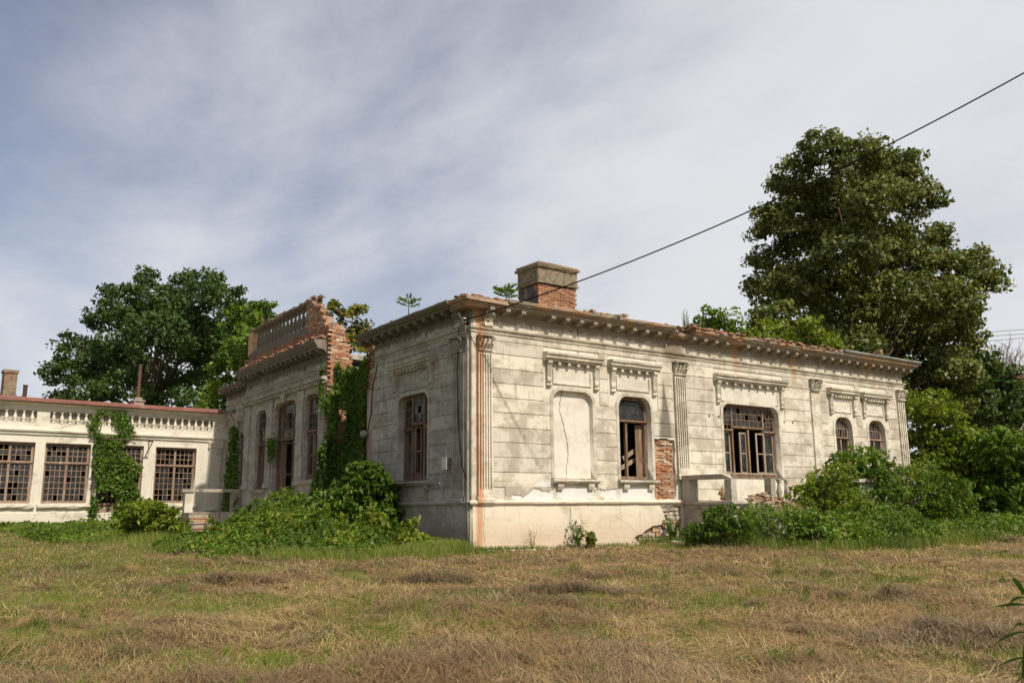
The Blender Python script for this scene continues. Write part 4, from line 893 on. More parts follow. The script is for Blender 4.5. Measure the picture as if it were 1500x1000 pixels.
def pxlobes(L, D, spread, scale=1.0):
    out = []
    for x, y, r in L:
        dd = D+random.uniform(-spread, spread); out.append((tuple(at(x, y, dd)), r*dd/CAM_F*scale))
    return out
def ground_at(px, D):
    p = at(px, 750, D); return Vector((p.x, p.y, float(gh(p.x, p.y))))

# the big linden behind the right end
LT = [(1205, 222, 36), (1268, 232, 34), (1325, 250, 36), (1160, 262, 34), (1225, 285, 46), (1290, 300, 50), (1345, 300, 34), (1130, 330, 34), (1185, 350, 46), (1250, 375, 52), (1325, 365, 46), (1362, 350, 28), (1118, 385, 26), (1125, 425, 32),
      (1180, 420, 46), (1250, 450, 54), (1320, 440, 50), (1385, 400, 36), (1425, 385, 28), (1450, 410, 24), (1400, 440, 38), (1135, 470, 34), (1185, 495, 42), (1250, 520, 48), (1330, 510, 50), (1400, 490, 38), (1395, 545, 40), (1340, 570, 44), (1280, 570, 40), (1412, 520, 26), (1385, 585, 36)]
DL = 44
lb = pxlobes(LT, DL, 3.2, .92)+pxlobes([(1240, 330, 50), (1300, 400, 55), (1230, 480, 50), (1330, 480, 50), (1190, 300, 40), (1180, 420, 46), (1380, 460, 40), (1290, 260, 40), (1280, 540, 46)], DL+5, 2)
tree('linden_tree', 'huge dark green broadleaf tree rising behind the right end of the mansion', 'tree', ground_at(1290, DL), lb, 'linden', 29, 46, .60, .245, .45, fork=.25)
# the broad tree behind the wing
TL = [(88, 548, 26), (112, 508, 28), (128, 548, 34), (150, 470, 30), (190, 448, 36), (185, 520, 46), (238, 436, 32), (235, 492, 48), (300, 428, 26), (268, 450, 34), (290, 492, 46), (325, 445, 34), (345, 500, 42), (370, 460, 26), (240, 560, 36), (180, 565, 34), (125, 580, 26), (280, 545, 40), (95, 585, 18), (150, 590, 20), (215, 592, 26), (270, 590, 26), (315, 580, 28), (210, 412, 18), (270, 408, 16), (305, 408, 15), (165, 435, 16)]
lb = pxlobes(TL, 50, 3.5, .95)+pxlobes([(240, 480, 50), (180, 540, 50), (320, 500, 50)], 54, 2)
tree('broad_tree', 'wide dark green tree behind the low wing, left of the balustrade', 'tree', ground_at(225, 50), lb, 'leftleaf', 16, 46, .62, .26, .4, fork=.3)
tree('bright_tree', 'lighter green tree close beside the portico, in front of the wide dark tree', 'tree', ground_at(370, 41), pxlobes([(368, 505, 34), (345, 535, 30), (390, 470, 28), (398, 520, 32), (375, 560, 36), (330, 580, 28), (350, 470, 20), (300, 592, 18), (360, 590, 22)], 41, 1.6), 'midleaf', 20, 30, .5, .28, .2)
tree('yellowing_tree', 'small tree with yellow, orange and green leaves rising behind the ivy-covered gap', 'tree', (3.2, 8.2, 5.3), pxlobes([(497, 458, 15), (520, 462, 14), (510, 485, 20), (528, 480, 13), (488, 445, 8), (515, 510, 18), (530, 505, 12)], 29.5, .5), 'autumn', 26, 26, .26, .2, .07)
for (L, D, lab, m) in (([(1035, 475, 24), (1062, 470, 22), (1085, 490, 22), (1015, 490, 12)], 41, 'round green treetop just left of the huge tree, above the roof line', 'midleaf'), ([(1120, 495, 22), (1150, 490, 24), (1190, 490, 26), (1215, 505, 22), (1170, 510, 24)], 39, 'feathery light green treetop below the huge tree, above the roof line', 'limeleaf')):
    tree('background_tree', lab, 'tree', ground_at(L[1][0], D), pxlobes(L, D, 1.2), m, 22, 24, .42, .26, .16)
tree('background_tree', 'dark shrubby tree between the huge tree and the bare twigs at the right edge', 'tree', ground_at(1440, 47), pxlobes([(1440, 530, 24), (1455, 560, 34), (1425, 570, 34), (1470, 590, 36), (1440, 620, 40), (1475, 640, 36), (1410, 610, 34)], 47, 1.8), 'darkleaf', 22, 30, .5, .28, .2)
# fallback greenery beyond, out to both sides
for i, (px, D, L) in enumerate(((1560, 60, [(1530, 600, 60), (1570, 580, 60), (1620, 610, 60)]), (-60, 70, [(-30, 650, 50), (5, 585, 22), (-70, 620, 60)]))):
    tree('background_tree', ('dark tree past the right edge behind the shed', 'distant tree just left of the grey chimney')[i], 'tree', ground_at(px, D), pxlobes(L, D, 3), 'darkleaf', 6, 24, .8, .45, .3)
# bare twiggy tree
tb = MB(); tw = thing('bare_tree', 'leafless grey twiggy tree at the right edge above the shed', 'tree', tuple(ground_at(1470, 56)))
b0 = ground_at(1470, 56); fk = at(1470, 590, 56); limb(tb, b0, fk, .15, .1); part('trunk', tb, 'deadwood', tw); tb = MB()
for i in range(26):
    e = at(random.uniform(1428, 1505), random.uniform(490, 530), 56+random.uniform(-1.5, 1.5)); limb(tb, fk, e, .06, .012, 6, .035)
    for k in range(3): q = fk.lerp(e, random.uniform(.5, .9)); limb(tb, q, q+Vector((random.uniform(-.9, .9), random.uniform(-.9, .9), random.uniform(.4, 1.4))), .022, .008, 3, .05)
part('twigs', tb, 'deadwood', tw)
# shed at the right edge
sh = thing('rusty_shed', 'dark open shed with rusty roof edge at the right edge of the field', 'shed', tuple(ground_at(1500, 50)))
Ms = Matrix.Translation(ground_at(1500, 50)) @ Matrix.Rotation(R(-20), 4, 'Z')
zs_ = at(1490, 548, 50).z-ground_at(1500, 50).z; zw = at(1490, 605, 50).z-ground_at(1500, 50).z
part('roof', MB().box(-1.4, 7, -.6, 4, zs_-.1, zs_+.25, .02), 'rustmetal', sh, Ms); part('wall', MB().box(-1.3, 6.8, .2, .3, 0, zw), 'cement', sh, Ms)
part('wall_cap', MB().box(-1.35, 6.9, .1, .4, zw, zw+.3), 'woodpale', sh, Ms)
for x in (-.6, 1.6, 4, 6.6): part('post', MB().box(x-.08, x+.08, .1, .26, zw+.3, zs_-.1), 'rustmetal', sh, Ms)

# shrubs
def shrub(name, label, cen, lobes, mat, dens, per, cr, leaf, group=None, **k):
    t_ = thing(name, label, 'shrub', cen, group); P, Nn = lobes_clumps(lobes, dens*2.2, .25, -.8)
    C_, N_ = clumps_to_leaves(P, Nn, per, rng.uniform(cr*.6, cr*1.3, len(P))); g = gh(C_[:, 0], C_[:, 1]); ok = (C_[:, 2] > g) & ~in_building(C_)
    b = MB(); base = Vector(cen)
    for i in rng.choice(len(P), min(len(P), 60), replace=False): limb(b, base+Vector((random.uniform(-.3, .3), random.uniform(-.3, .3), -.1)), P[i], .022, .008, 3, .06)
    part('stems', b, 'bark', t_); part('foliage', leaf_mesh('foliage', C_[ok], N_[ok], leaf, mat, **k), None, t_); return t_
def gl(px, D): p = ground_at(px, D); return tuple(p)
SH = [
 ('big_leaved_shrub', 'large shrub with long pale leaves against the shaded wall, left of its window', 525, 23.6, [(540, 700, 24), (520, 735, 34), (555, 760, 30), (500, 765, 34), (535, 780, 28), (560, 725, 20), (575, 770, 22), (480, 745, 26), (505, 715, 20), (490, 765, 26), (585, 785, 18), (548, 712, 22), (522, 695, 14)], .5, 'midleaf', 95, 14, .16, .19, dict(asp=.42, droop=.4)),
 ('leafy_shrub', 'rounded green shrub at the foot of the low wing, left of the steps', 218, 22.5, [(218, 768, 32), (245, 775, 26), (192, 785, 26), (225, 792, 26), (255, 788, 18), (208, 748, 18), (232, 750, 14), (180, 795, 16)], .5, 'limeleaf', 95, 14, .16, .16, dict(asp=.45, droop=.35)),
 ('low_shrub', 'low dense bush below the front terrace, nearest the brick patch', 1050, 21.6, [(1042, 772, 24), (1065, 765, 26), (1080, 778, 22), (1020, 785, 18), (1050, 788, 18)], .4, 'midleaf', 130, 14, .13, .10, {}),
 ('low_shrub', 'small bright weedy bush in front of the terrace stairs', 1185, 22.6, [(1188, 775, 20), (1175, 785, 16), (1205, 785, 18)], .3, 'midleaf', 130, 14, .13, .12, {}),
 ('loose_shrub', 'loose rangy shrub right of the rubble, below the pilaster beside the big triple window', 1180, 25.4, [(1190, 715, 14), (1208, 712, 22), (1225, 700, 20), (1240, 740, 26), (1180, 730, 16), (1180, 740, 26), (1205, 735, 22), (1175, 765, 20), (1215, 765, 26), (1145, 778, 14)], .5, 'limeleaf', 60, 13, .18, .13, {}),
 ('leafy_shrub', 'green shrub hiding the lower half of the two small windows', 1245, 28, [(1240, 680, 18), (1262, 672, 18), (1282, 682, 20), (1235, 715, 26), (1265, 720, 30), (1230, 755, 28), (1265, 762, 28), (1295, 720, 24)], .7, 'midleaf', 60, 13, .2, .15, {}),
 ('fern_leaved_shrub', 'light green feathery shrub in front of the mansion right end', 1330, 31.5, [(1300, 715, 26), (1330, 705, 24), (1360, 700, 26), (1320, 745, 32), (1360, 745, 32), (1395, 730, 26), (1300, 770, 22), (1345, 772, 24), (1390, 765, 22)], .8, 'cover', 55, 13, .22, .20, dict(asp=.28, droop=.35)),
 ('yellow_green_bush', 'tall yellow-green bush touching the right end of the mansion', 1370, 38.5, [(1350, 595, 22), (1372, 600, 24), (1345, 630, 26), (1385, 635, 30), (1355, 665, 28), (1395, 670, 32), (1420, 655, 28), (1340, 690, 22), (1420, 690, 28)], 1.0, 'limeleaf', 42, 14, .3, .20, {}),
 ('leafy_shrub', 'broad dark-leaved bush at the far right edge of the field', 1465, 37, [(1450, 665, 26), (1480, 655, 28), (1445, 700, 34), (1485, 700, 36), (1450, 740, 34), (1490, 745, 34), (1520, 700, 50), (1430, 725, 22)], 1.0, 'midleaf', 42, 14, .28, .22, {}),
 ('leafy_shrub', 'dark bush in the shade between the feathery shrub and the far right bush', 1415, 40, [(1405, 720, 34), (1425, 745, 34), (1390, 755, 30), (1440, 680, 26)], .8, 'darkleaf', 42, 14, .3, .2, {}),
]
for nm, lab, px, D, L, sprd, mat, dens, per, cr, leaf, kw in SH: shrub(nm, lab, gl(px, D), pxlobes(L, D, sprd, 1.15 if px < 1100 else 1.28), mat, dens, per, cr, leaf, **kw)

# mounds of ground cover
def cover(name, label, regs, mat, n, leaf, hsc=1., cat='ground cover', **k):
    """leaves spread over heaps (cx, cy, rx, ry, h)"""
    C = []
    for cx, cy, rx, ry, h in regs:
        m = int(n*rx*ry); a = rng.uniform(0, 2*np.pi, m); q = np.sqrt(rng.random(m)); x = cx+rx*q*np.cos(a); y = cy+ry*q*np.sin(a)
        f_ = np.clip(1-q**2, 0, 1)**.7; bump_ = .25+1.5*fbm(x, y, 1.7, 5, 3); z = gh(x, y)+h*f_*bump_*(1-rng.random(m)**3*.6)+rng.uniform(0, .08, m); C.append(np.stack([x, y, z], 1))
    C = np.vstack(C); C = C[~in_building(C)]; N = np.tile([-.2, -.5, .9], (len(C), 1))
    o = part(name, leaf_mesh(name, C, N, leaf, mat, rand=.7, **k), None); o['kind'] = 'stuff'; return tag(o, label, cat)
cover('vine_mound', 'dense green creeping plants heaped before the arched doorways', [(-3.2, 1.6, 2.6, 2.0, .42), (-2.4, 4.4, 2.1, 2.6, .72), (-3.7, 3.4, 1.7, 2.2, .55), (-1.7, 8.0, 1.05, 2.6, 1.0), (-5.2, 2.6, 1.5, 2.2, .3), (-4.6, -.4, 2.0, 1.2, .28), (-1.6, .9, 1.4, 1.4, .35), (-1.5, 6.2, 1.2, 1.8, .95), (-2.6, 7.6, 1.2, 1.6, .75), (-1.0, 12.5, .4, 1.5, .45)], 'cover', 2100, .10)
C = []
for cx, cy, n in [(random.uniform(-5.4, -.9), random.uniform(-.8, 7.5), random.randint(30, 80)) for _ in range(75)]:
    g_ = float(gh(cx, cy)); hh = max(.05, 1.05-abs(cx+2)*.32)*(1 if cy > 1 else .45); tall = random.uniform(.15, .5); q = rng.random(n); a = rng.uniform(0, 6.28, n)
    C.append(np.stack([cx+.16*q*np.cos(a), cy+.16*q*np.sin(a), g_+hh*.55+tall*rng.random(n)*1.2], 1))
C = np.vstack(C); o = part('mound_sprigs', leaf_mesh('mound_sprigs', C, np.tile([-.2, -.5, .6], (len(C), 1)), .15, 'limeleaf', asp=.4)); o['kind'] = 'stuff'; tag(o, 'paler sprigs standing up out of the creeping plants', 'weeds')
cover('terrace_growth', 'green creepers spilling over the front terrace and its buried stairs', [(8.0, -2.9, 1.8, 1.1, .85), (9.8, -3.1, 2.2, 1.4, .75), (12.5, -3.0, 3, 1.6, .8), (6.6, -2.0, 1.0, .9, .5), (8.0, -2.1, .7, .5, .9), (13, -1.9, 2, .8, 1.5)], 'cover', 1400, .11)
cover('wing_border', 'strip of green weeds along the foot of the low wing', [(-6.5, 17.5, 3.2, 1.6, .25), (-10, 16.5, 3, 1.8, .25), (-3.5, 16.5, 2, 2, .35), (-6.5, 11, 2.2, 5, .22)], 'cover', 600, .12)
cover('wall_foot_weeds', 'low weeds at the foot of the terrace and the right-hand shrubs', [(18, -2.5, 6, 1.8, .35), (26, -1, 6, 2.4, .4)], 'cover', 420, .14)

# ivy
def ivy(name, label, C, N, leaf=.12, mat='ivy', stems=None):
    t_ = thing(name, label, 'ivy', tuple(np.round(C.mean(0)*np.array([1, 1, 0]), 2)))
    if stems:
        b = MB()
        for s_ in stems: b.tube(s_, .02, 5)
        part('stems', b, 'bark', t_)
    part('leaves', leaf_mesh('leaves', C, N, leaf, mat, rand=.8), None, t_)
def wallmask(n, fn, u0, u1, z0, z1):
    u = rng.uniform(u0, u1, n); z = rng.uniform(z0, z1, n); k = fn(u, z) > rng.random(n); return u[k], z[k]
# gap ivy : two columns with bare strip between
def fgap(u, z):
    u1 = -(u)   # y
    nn = fbm(u*1.0, z, .9, 41, 4)
    left = np.clip((u1-(5.75+.1*np.sin(z*2)))*6, 0, 1)*np.clip(((7.98+.18*np.sin(z*1.3+1)+.6*np.clip((3.2-z)/3, 0, 1))-u1)*4, 0, 1)
    bare = (np.abs(u1-7.45-.1*np.sin(z*3)) < .26) & (z > 2.6) & (z < 4.1) & (nn > .38)
    top = np.clip((5.55+1.1*(fbm(u*1., z*.4, 2.6, 48, 3)-.5)-z)*2.2, 0, 1)
    return left*top*np.where(bare, .05, 1)*np.clip((nn-.30)*6, 0, 1)
u, z = wallmask(26000, fgap, -9.6, -5.6, .4, 6.0)
y_ = -u; dep = np.where(y_ > 7.85, -.56, np.where(y_ < 5.95, -.03, .15-.35*np.clip((y_-5.9)/1.9, 0, 1)))
bul = .34*fbm(u, z, 2.2, 77, 3)*np.clip((6-z)/3, .3, 1); C = np.stack([dep-.05-bul*rng.uniform(.3, 1, len(u)), y_, z], 1); C[:, 1] -= np.where((y_ > 7.0) & (y_ < 7.85), .12, 0)
n_ = 9500; x3 = rng.uniform(-1.0, .12, n_); z3 = rng.uniform(.4, 5.8, n_); k3 = (fbm(x3+9, z3, 1.1, 43, 3) > .33) & (z3 < 5.25+.5*np.sin(x3*7)) & (x3 > -.98+.10*z3+.12*np.sin(z3*4)); k3 &= ~((np.abs(x3+.10+.08*np.sin(z3*4)) < .23) & (z3 > 2.2) & (z3 < 4.7))
C = np.vstack([C, np.stack([x3, 7.76-.42*rng.random(n_), z3], 1)[k3]])
ivy('ivy_curtain', 'thick ivy curtain filling the collapsed gap left of the shaded wall', C, np.tile([-.6, -.8, .35], (len(C), 1)), .135, stems=[[(-.1, 6.2, .4), (-.05, 6.4, 2.5), (.1, 6.2, 5)], [(-.5, 8.0, .4), (-.5, 7.9, 3), (-.3, 7.8, 5.2)]])
yy = rng.normal(0, 1, 2600); C = np.stack([-.55-.25*rng.random(2600), 16.6+.55*yy, rng.uniform(.9, 4.3, 2600)], 1); C = C[np.abs(yy) < (1.6-.35*(C[:, 2]-1))]
ivy('ivy_patch', 'narrow ivy climbing between the far pilaster and the first arch', C, np.tile([-.8, -.5, .3], (len(C), 1)), .15)
yy = rng.normal(0, .18, 260); C = np.stack([-.62-.15*rng.random(260), -A2[0]-.25+yy, 3.15+rng.normal(0, .18, 260)], 1); ivy('doorway_creeper', 'small tuft of creeper hanging in the middle arched doorway', C, np.tile([-.8, -.5, .3], (len(C), 1)), .13)
# wing door ivy
def fw2(u, z):
    nn = fbm(u, z, 1.3, 51, 4); body = (np.clip((u+5.38)*6, 0, 1)*np.clip((-3.55-.55*np.clip((z-2.7)*1.5, 0, 1)+.15*np.sin(z*5)-u)*5, 0, 1))*(z > .75)*(z < 3.95)*np.clip((nn-.22)*5, 0, 1)
    hole_ = ((u > -5.1) & (u < -4.45) & (z < 1.75)) & (nn < .6)
    body = np.where(hole_, .03, body)
    up = (z >= 3.9)*np.clip((.42-np.abs(u+4.35+.6*np.sin(z*1.4)*.5))*4, 0, 1)*.6+(z >= 3.7)*np.clip((.25-np.abs(u+5.25-.2*np.sin(z*4)))*6, 0, 1)*.45
    return body+up*(z < 4.95)
u, z = wallmask(17000, fw2, -5.9, -3.0, .5, 5.0); d = .08+.28*rng.random(len(u))*np.clip((5-z)/2, .3, 1)
Cw = np.array([list(MW @ Vector((a, -b_, c))) for a, b_, c in zip(u, d, z)])
ivy('wing_ivy', 'ivy covering the door of the low wing and reaching its balusters', Cw, np.tile([-.1, -.9, .3], (len(Cw), 1)), .14, stems=[[MW @ Vector((-5.25, -.05, .5)), MW @ Vector((-5.3, -.06, 2.5)), MW @ Vector((-5.1, -.05, 4.6))], [MW @ Vector((-5.2, -.05, 4.0)), MW @ Vector((-5.7, -.06, 4.5))]])

# seedlings on the roof
def seedling(label, base, h, n, leaf, mat='midleaf', grp=None):
    t_ = thing('roof_seedling', label, 'seedling', base, grp); b = MB(); top = Vector(base)+Vector((random.uniform(-.05, .05), 0, h)); b.tube([base, top], [.018, .01], 5); C = []; 
    for i in range(n):
        a = i*2.4; d = Vector((math.cos(a), math.sin(a), .25+.3*random.random())).normalized(); s_ = Vector(base).lerp(top, .6+.4*i/n); L_ = h*.62; b.tube([s_, s_+d*L_*.5, s_+d*L_-Vector((0, 0, .05))], .006, 4)
        for k in range(7): q = s_+d*L_*(.3+.1*k); C += [list(q+Vector((-d.y, d.x, 0))*.05), list(q-Vector((-d.y, d.x, 0))*.05)]
    part('stem', b, mat, t_); C = np.array(C); part('leaves', leaf_mesh('leaves', C, np.tile([0, -.3, 1.], (len(C), 1)), leaf, mat, rand=.4, asp=.4), None, t_)
seedling('small seedling growing on the eaves of the shaded side', (-.2, 3.0, 6.2), .62, 8, .13); seedling('bushy seedling growing on the roof just left of the chimney', (1.5, .6, 6.2), .62, 12, .15)
b = MB()
for i in range(26):
    p = Vector((7.7+random.uniform(-.12, .12), -.1, 6.2)); b.tube([p, p+Vector((random.uniform(-.08, .08), 0, random.uniform(.3, .75)))], [.008, .004], 3)
tag(part('roof_weed', b, 'grass'), 'thin upright weed on the eaves right of the chimney', 'weed')
b = MB(); p = Vector((8.35, -.1, 6.15)); b.tube([p, p+Vector((.02, 0, .65))], .007, 4)
for i in range(6): b.tube([p+Vector((0, 0, .3+.06*i)), p+Vector((.10*(-1)**i, 0, .45+.07*i))], .004, 3)
tag(part('dry_stalk', b, 'deadwood'), 'dry brown stalk on the broken part of the eaves', 'weed')

# wall-foot plants
def weed(label, x, y, h, n, leaf=.11, mat='midleaf', nm='weed'):
    z0 = 1.1 if 7.3 < x < 14 and -1.9 < y < 0 else float(gh(x, y)); t_ = thing(nm, label, 'weed', (x, y, z0)); C = []; b = MB()
    for i in range(n):
        a = random.uniform(0, 6.28); hh = h*random.uniform(.4, 1); e = Vector((x+math.cos(a)*.3*hh, y+math.sin(a)*.3*hh, z0+hh)); b.tube([(x, y, z0), e], [.008, .004], 3)
        for k in range(9): q = Vector((x, y, z0)).lerp(e, .25+.75*k/8); C.append([q.x+random.uniform(-.07, .07), q.y+random.uniform(-.07, .07), q.z])
    part('stems', b, mat, t_); C = np.array(C); part('leaves', leaf_mesh('leaves', C, np.tile([0, -.4, .8], (len(C), 1)), leaf, mat, asp=.5), None, t_)
weed('bright leafy weed at the foot of the sunny wall below the second window', 3.35, -.5, .45, 26, .13, 'limeleaf'); weed('taller thin weed at the foot of the wall beside the bright leafy weed', 3.05, -.35, .75, 12)
weed('weeds growing through the broken plinth by the terrace', 6.5, -.35, .7, 26); weed('dry tan growth on the terrace behind the near parapet pier', 7.95, -1.0, .42, 30, .07, 'straw')
weed('dry stalks at the wall foot near the corner', 1.55, -.35, .5, 6, .05, 'autumn')

# rubble spilled on the terrace stairs: joined pieces
b = MB()
for i in range(420):
    t_ = random.random(); x = 8.1+1.1*random.random()+t_*.9; y = -1.6-1.9*t_; z_ = 1.22-.95*t_+random.uniform(-.05, .16)-abs(x-9-.9*t_)*.12; a = random.uniform(.02, .10)
    b.box(x-a, x+a, y-a*.6, y+a*.6, z_, z_+a*.6, .035)
o = part('rubble_heap', b, 'rubble'); o['kind'] = 'stuff'; tag(o, 'heap of fallen brick and plaster on the terrace stairs', 'rubble')
b = MB()
for i in range(40): x = 6.2+random.random()*1.1; y = -.3-random.random()*.9; a = random.uniform(.03, .09); z_ = float(gh(x, y)); b.box(x-a, x+a, y-a, y+a, z_, z_+a, .03)
o = part('fallen_stones', b, 'stone'); o['kind'] = 'stuff'; tag(o, 'stones fallen from the broken plinth', 'rubble')
b = MB()
for i in range(150): x = random.uniform(-.2, 7.2); y = -.12-abs(random.gauss(0, .22)); a = random.uniform(.012, .05); z_ = float(gh(x, y))+.01; b.box(x-a, x+a, y-a, y+a, z_, z_+a*.7, a*.3)
o = part('plaster_litter', b, 'bare'); o['kind'] = 'stuff'; tag(o, 'crumbs of fallen plaster along the foot of the sunny wall', 'rubble')
p = at(1345, 776, 30); tag(part('fallen_slab', MB().box(-.9, .9, -.15, .15, -.04, .05, .02), 'woodpale', None, T(p.x, p.y, float(gh(p.x, p.y))+.12) @ Matrix.Rotation(R(-35), 4, 'Z')), 'pale broken slab lying in the grass below the right shrubs', 'slab')

# grass and cut hay
def blades(n, dmin, dmax, azr, kind, dens_fn, pw=1.0):
    r = dmin*(dmax/dmin)**(rng.random(n)**pw); a = CAM_YAW+np.radians(rng.uniform(-azr, azr, n)); x = CAM_POS.x+r*np.cos(a); y = CAM_POS.y+r*np.sin(a)
    k = dens_fn(x, y) > rng.random(n); ins = (x > -.08) & (y > -.08); k &= ~ins; return x[k], y[k], r[k]
def strand_mesh(name, x, y, r, L, wd, lift, curl, mat, up=False, zoff=0., head=None):
    n = len(x); a = rng.uniform(0, 2*np.pi, n) if head is None else head; L = L*rng.uniform(.4, 1.4, n); w_ = np.maximum(wd*.75, r*.00038)*rng.uniform(.7, 1.3, n)/2
    dx, dy = np.cos(a), np.sin(a); z0 = gh(x, y)+zoff
    if up:
        ln = L; t1 = rng.uniform(.05, .5, n)*ln; P = [np.stack([x, y, z0-.01], 1), np.stack([x+dx*t1*.3, y+dy*t1*.3, z0+ln*.6], 1), np.stack([x+dx*t1, y+dy*t1, z0+ln], 1)]
    else:
        h1 = rng.uniform(0, 1, n)**2*lift; h2 = h1+rng.normal(0, curl, n); bend = rng.normal(0, .25, n)
        P = [np.stack([x-dx*L/2, y-dy*L/2, gh(x-dx*L/2, y-dy*L/2)+zoff+np.abs(h2)*.5], 1), np.stack([x-dy*L*bend*.3, y+dx*L*bend*.3, z0+h1+.01], 1), np.stack([x+dx*L/2, y+dy*L/2, gh(x+dx*L/2, y+dy*L/2)+zoff+np.abs(h1-h2)], 1)]
    side = np.stack([-dy, dx, np.zeros(n)], 1)*w_[:, None]
    if up: rv = np.stack([-(y-CAM_POS.y), x-CAM_POS.x, np.zeros(n)], 1); rv /= np.linalg.norm(rv, axis=1)[:, None]; side = (rv+rng.normal(0, .35, (n, 3)))*w_[:, None]
    V_ = np.stack([P[0]-side, P[0]+side, P[1]+side, P[1]-side, P[2]+side*.3, P[2]-side*.3], 1).reshape(-1, 3); b_ = np.arange(n)[:, None]*6
    F_ = np.concatenate([b_+np.array([0, 1, 2, 3]), b_+np.array([3, 2, 4, 5])], 0)
    return arr_mesh(name, V_, F_, mat)
def stuff(o, label, cat): o['kind'] = 'stuff'; return tag(o, label, cat)
strawd = lambda x, y: (1-.7*green(x, y))*np.clip(-.45+2.3*fbm(x, y, 2.6, 61, 3), 0, 1)
x, y, r = blades(300000, 4.5, 48, 36, 'straw', strawd, .95)
swirl = fbm(x, y, .5, 71, 2)*12+rng.normal(0, .6, len(x))
stuff(part('cut_hay', strand_mesh('cut_hay', x, y, r, .26, .0042, .07, .035, 'straw', head=swirl)), 'mown straw-coloured hay strewn over the field', 'hay')
x, y, r = blades(60000, 4.5, 30, 36, 'straw', lambda x, y: np.clip((fbm(x, y, .9, 81, 3)-.42)*5, 0, 1))
swirl = fbm(x, y, .6, 72, 2)*10+rng.normal(0, .45, len(x))
stuff(part('long_straw', strand_mesh('long_straw', x, y, r, .5, .0055, .10, .05, 'straw', head=swirl, zoff=.015)), 'long pale stalks lying over the cut hay in loose sheaves', 'hay')
hd = lambda x, y: np.clip((fbm(x*.75+y*.2, y*1.1, .55, 3, 3)*.6+fbm(x, y, 1.9, 9, 3)*.5-.54)*8, 0, 1)*(1-.6*green(x, y))
x, y, r = blades(190000, 4.5, 30, 36, 'straw', hd)
stuff(part('hay_swath', strand_mesh('hay_swath', x, y, r, .28, .0045, .12, .05, 'darkhay')), 'darker matted rows of cut hay', 'hay')
cxs, cys, crs = blades(520, 5, 24, 36, 'w', lambda x, y: 1-.6*green(x, y)); K_ = 85
for nm_, sel, mat_, lb_ in (('hay_wisps', slice(0, None, 2), 'straw', 'small pale wisps of hay raked up by the mower'), ('brown_wisps', slice(1, None, 2), 'darkhay', 'small brown wisps of older hay among the stubble')):
    ax, ay = cxs[sel], cys[sel]; m_ = len(ax); sz_ = np.repeat(rng.uniform(.06, .26, m_), K_); hd_ = np.repeat(rng.uniform(0, 6.28, m_), K_); u_ = rng.normal(0, 1, m_*K_); v_ = rng.normal(0, .5, m_*K_)
    x = np.repeat(ax, K_)+(np.cos(hd_)*u_-np.sin(hd_)*v_)*sz_; y = np.repeat(ay, K_)+(np.sin(hd_)*u_+np.cos(hd_)*v_)*sz_
    stuff(part(nm_, strand_mesh(nm_, x, y, np.hypot(x+11.6, y+18), .26, .0045, .05, .04, mat_, head=hd_+rng.normal(0, .55, m_*K_), zoff=sz_*.35*np.exp(-(u_**2+v_**2*4)*.5)*rng.random(m_*K_)+.01)), lb_, 'hay')
gd = lambda x, y: np.clip((green(x, y)-.15)*1.2, 0, 1)
x, y, r = blades(300000, 4.5, 55, 37, 'g', gd)
stuff(part('field_grass', strand_mesh('field_grass', x, y, r, .06, .005, 0, 0, 'grass', up=True)), 'short green grass regrowing in patches among the hay', 'grass')
# tufts: bright clumps in front
tx, ty, tr_ = blades(420, 5, 20, 36, 't', lambda x, y: np.clip((fbm(x, y, .8, 91, 2)-.35)*2.2, 0, 1)); k = 45
sz_ = np.repeat(rng.uniform(.02, .09, len(tx)), k); x = np.repeat(tx, k)+rng.normal(0, 1, len(tx)*k)*sz_; y = np.repeat(ty, k)+rng.normal(0, 1, len(tx)*k)*sz_
stuff(part('grass_tufts', strand_mesh('grass_tufts', x, y, np.hypot(x+11.6, y+18), .10, .006, 0, 0, 'grass', up=True)), 'bright green grass tufts poking through the hay', 'grass')
# long grass at the foot of walls and shrubs
def strip(pts, wd, n):
    t_ = rng.random(n)*(len(pts)-1); i = t_.astype(int); f_ = t_-i; P = np.array(pts, float); q = P[i]*(1-f_)[:, None]+P[i+1]*f_[:, None]; return q[:, 0]+rng.normal(0, wd, n), q[:, 1]+rng.normal(0, wd, n)
X_, Y_ = [], []
for pts, wd, n in (([(-5.5, -1.2), (-3, -2.0), (-1.3, -.6), (-.4, -.25)], .35, 15000), ([(-6, 2), (-6.2, 6), (-7, 12), (-8, 18.0)], .5, 11000), ([(-.25, -.15), (-.3, 3)], .18, 3500), ([(0, -.25), (3, -.3), (7, -.5)], .12, 2200), ([(5.2, -2.6), (7, -3.7), (10, -4.5), (14, -4.2), (20, -3.3), (27, -2)], .55, 15000)):
    a, c = strip(pts, wd, n); X_.append(a); Y_.append(c)
x = np.concatenate(X_); y = np.concatenate(Y_); k = ~((x > -.06) & (y > -.06)) & (fbm(x, y, 1.4, 95, 3)+rng.normal(0, .08, len(x)) > .42); x, y = x[k], y[k]
stuff(part('long_grass', strand_mesh('long_grass', x, y, np.hypot(x+11.6, y+18), np.where((x > -.5) & (x < 5) & (y < 0), .10, .22), .008, 0, 0, 'grass', up=True)), 'long unmown grass fringing the walls and shrubs', 'grass')
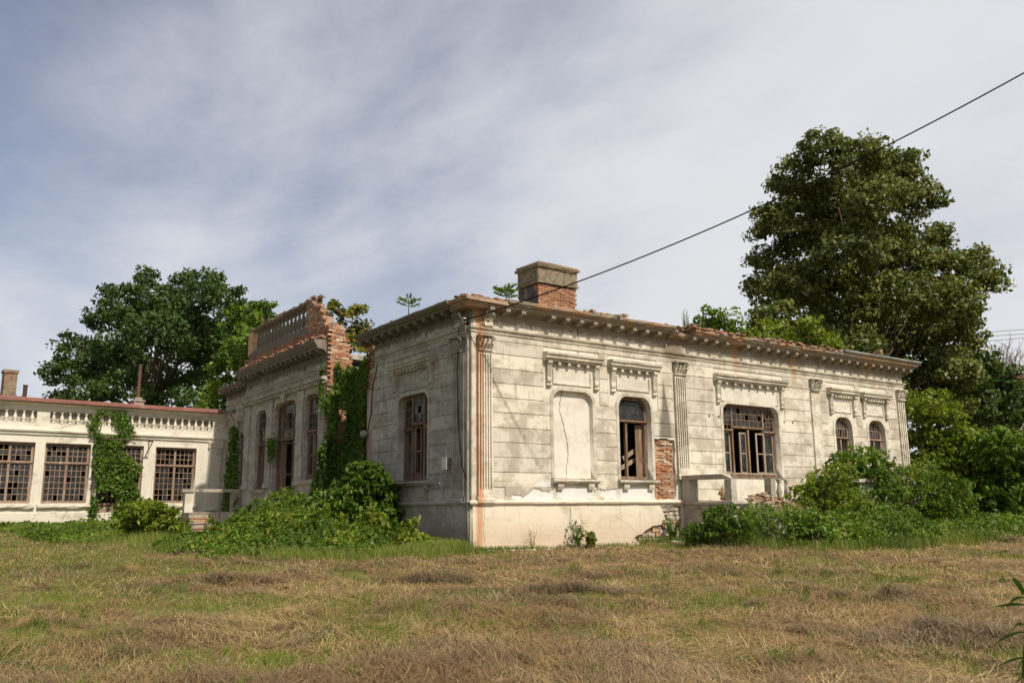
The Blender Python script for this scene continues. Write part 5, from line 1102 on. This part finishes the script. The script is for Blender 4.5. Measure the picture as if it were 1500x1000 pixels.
# separate hay heaps that catch the eye
for px, py, D, sx, n, lab in ((842, 885, 12.6, .8, 5200, 'tallest dark tangle of hay in the middle of the field'), (345, 872, 13.4, .55, 3000, 'greyish heap of hay on the left side of the field'), (640, 862, 13.8, .7, 3200, 'loose hay heap in front of the mansion corner'), (1390, 965, 8.9, .9, 7000, 'thick matted hay heap near the bottom right corner'), (1300, 888, 12.3, .6, 2800, 'low dark hay heap in the right part of the field'), (1488, 789, 26, .8, 2200, 'blackish heap of cut stalks by the far right bush')):
    p = at(px, py, D); n = int(n*.6); q = rng.normal(0, 1, (n, 2)); t_ = random.uniform(-.6, .6); qa = q[:, 0]*1.0; qb = q[:, 1]*.45; wob_ = .35*np.sin(qa*2.3+px)
    x = p.x+RT.x*qa*sx*.6-RT.y*(qb+wob_)*sx*.6; y = p.y+RT.y*qa*sx*.6+RT.x*(qb+wob_)*sx*.6
    hh = (.10+.16*fbm(x, y, 2.5, 7, 3))*np.exp(-(q**2).sum(1)*.35)*(1.3 if n > 5000 else .8); kk = fbm(x, y, 2.2, 13, 3)+rng.normal(0, .1, n) > .40; x, y, hh = x[kk], y[kk], hh[kk]; n = len(x)
    o = part('hay_heap', strand_mesh('hay_heap', x, y, np.hypot(x+11.6, y+18), .32, .006, .10, .05, 'darkhay', zoff=hh*rng.random(n))); tag(o, lab, 'hay heap', 'heaps of cut hay')
# broad-leaved plant at the right edge
mz = thing('maize_plant', 'dark green long-leaved plant at the bottom right edge', 'plant', (0, 0, 0)); D = 6.2; b0 = at(1496, 1010, D); b0.z = float(gh(b0.x, b0.y)); mz.location = b0; WM[mz.name] = Matrix.Translation(b0)
b = MB(); tp = at(1503, 850, D); b.tube([b0, b0.lerp(tp, .5)+RT*.01, tp], [.011, .009, .004], 6); part('stem', b, 'maize', mz)
for (px, py, ex, ey, sg) in ((1500, 870, 1482, 845, 1), (1500, 885, 1458, 888, .4), (1501, 875, 1474, 890, 1.6), (1500, 925, 1455, 945, 1.2), (1501, 915, 1480, 930, 2.2), (1500, 962, 1462, 975, .5), (1500, 880, 1530, 870, 1), (1501, 950, 1535, 955, 1), (1500, 965, 1490, 985, 1.), (1501, 990, 1480, 1010, .8)):
    a = at(px, py, D); e = at(ex, ey, D-.1+.2*random.random()); m_ = a.lerp(e, .5)+Vector((0, 0, .035*sg)); nseg = 8; vs = []
    dirv = (e-a).normalized(); sd = (dirv.cross(fw)).normalized()*.6+fw*.4
    for i in range(nseg+1):
        t_ = i/nseg; p = a*(1-t_)**2+m_*2*t_*(1-t_)+e*t_*t_; w_ = .024*math.sin(math.pi*min(1, .12+t_*.88))+.002; vs += [p-sd*w_, p-Vector((0, 0, .004)), p+sd*w_]
    part('leaf', MB().add(vs, [(i*3+j, i*3+j+1, i*3+j+4, i*3+j+3) for i in range(nseg) for j in range(2)]), 'maize', mz)
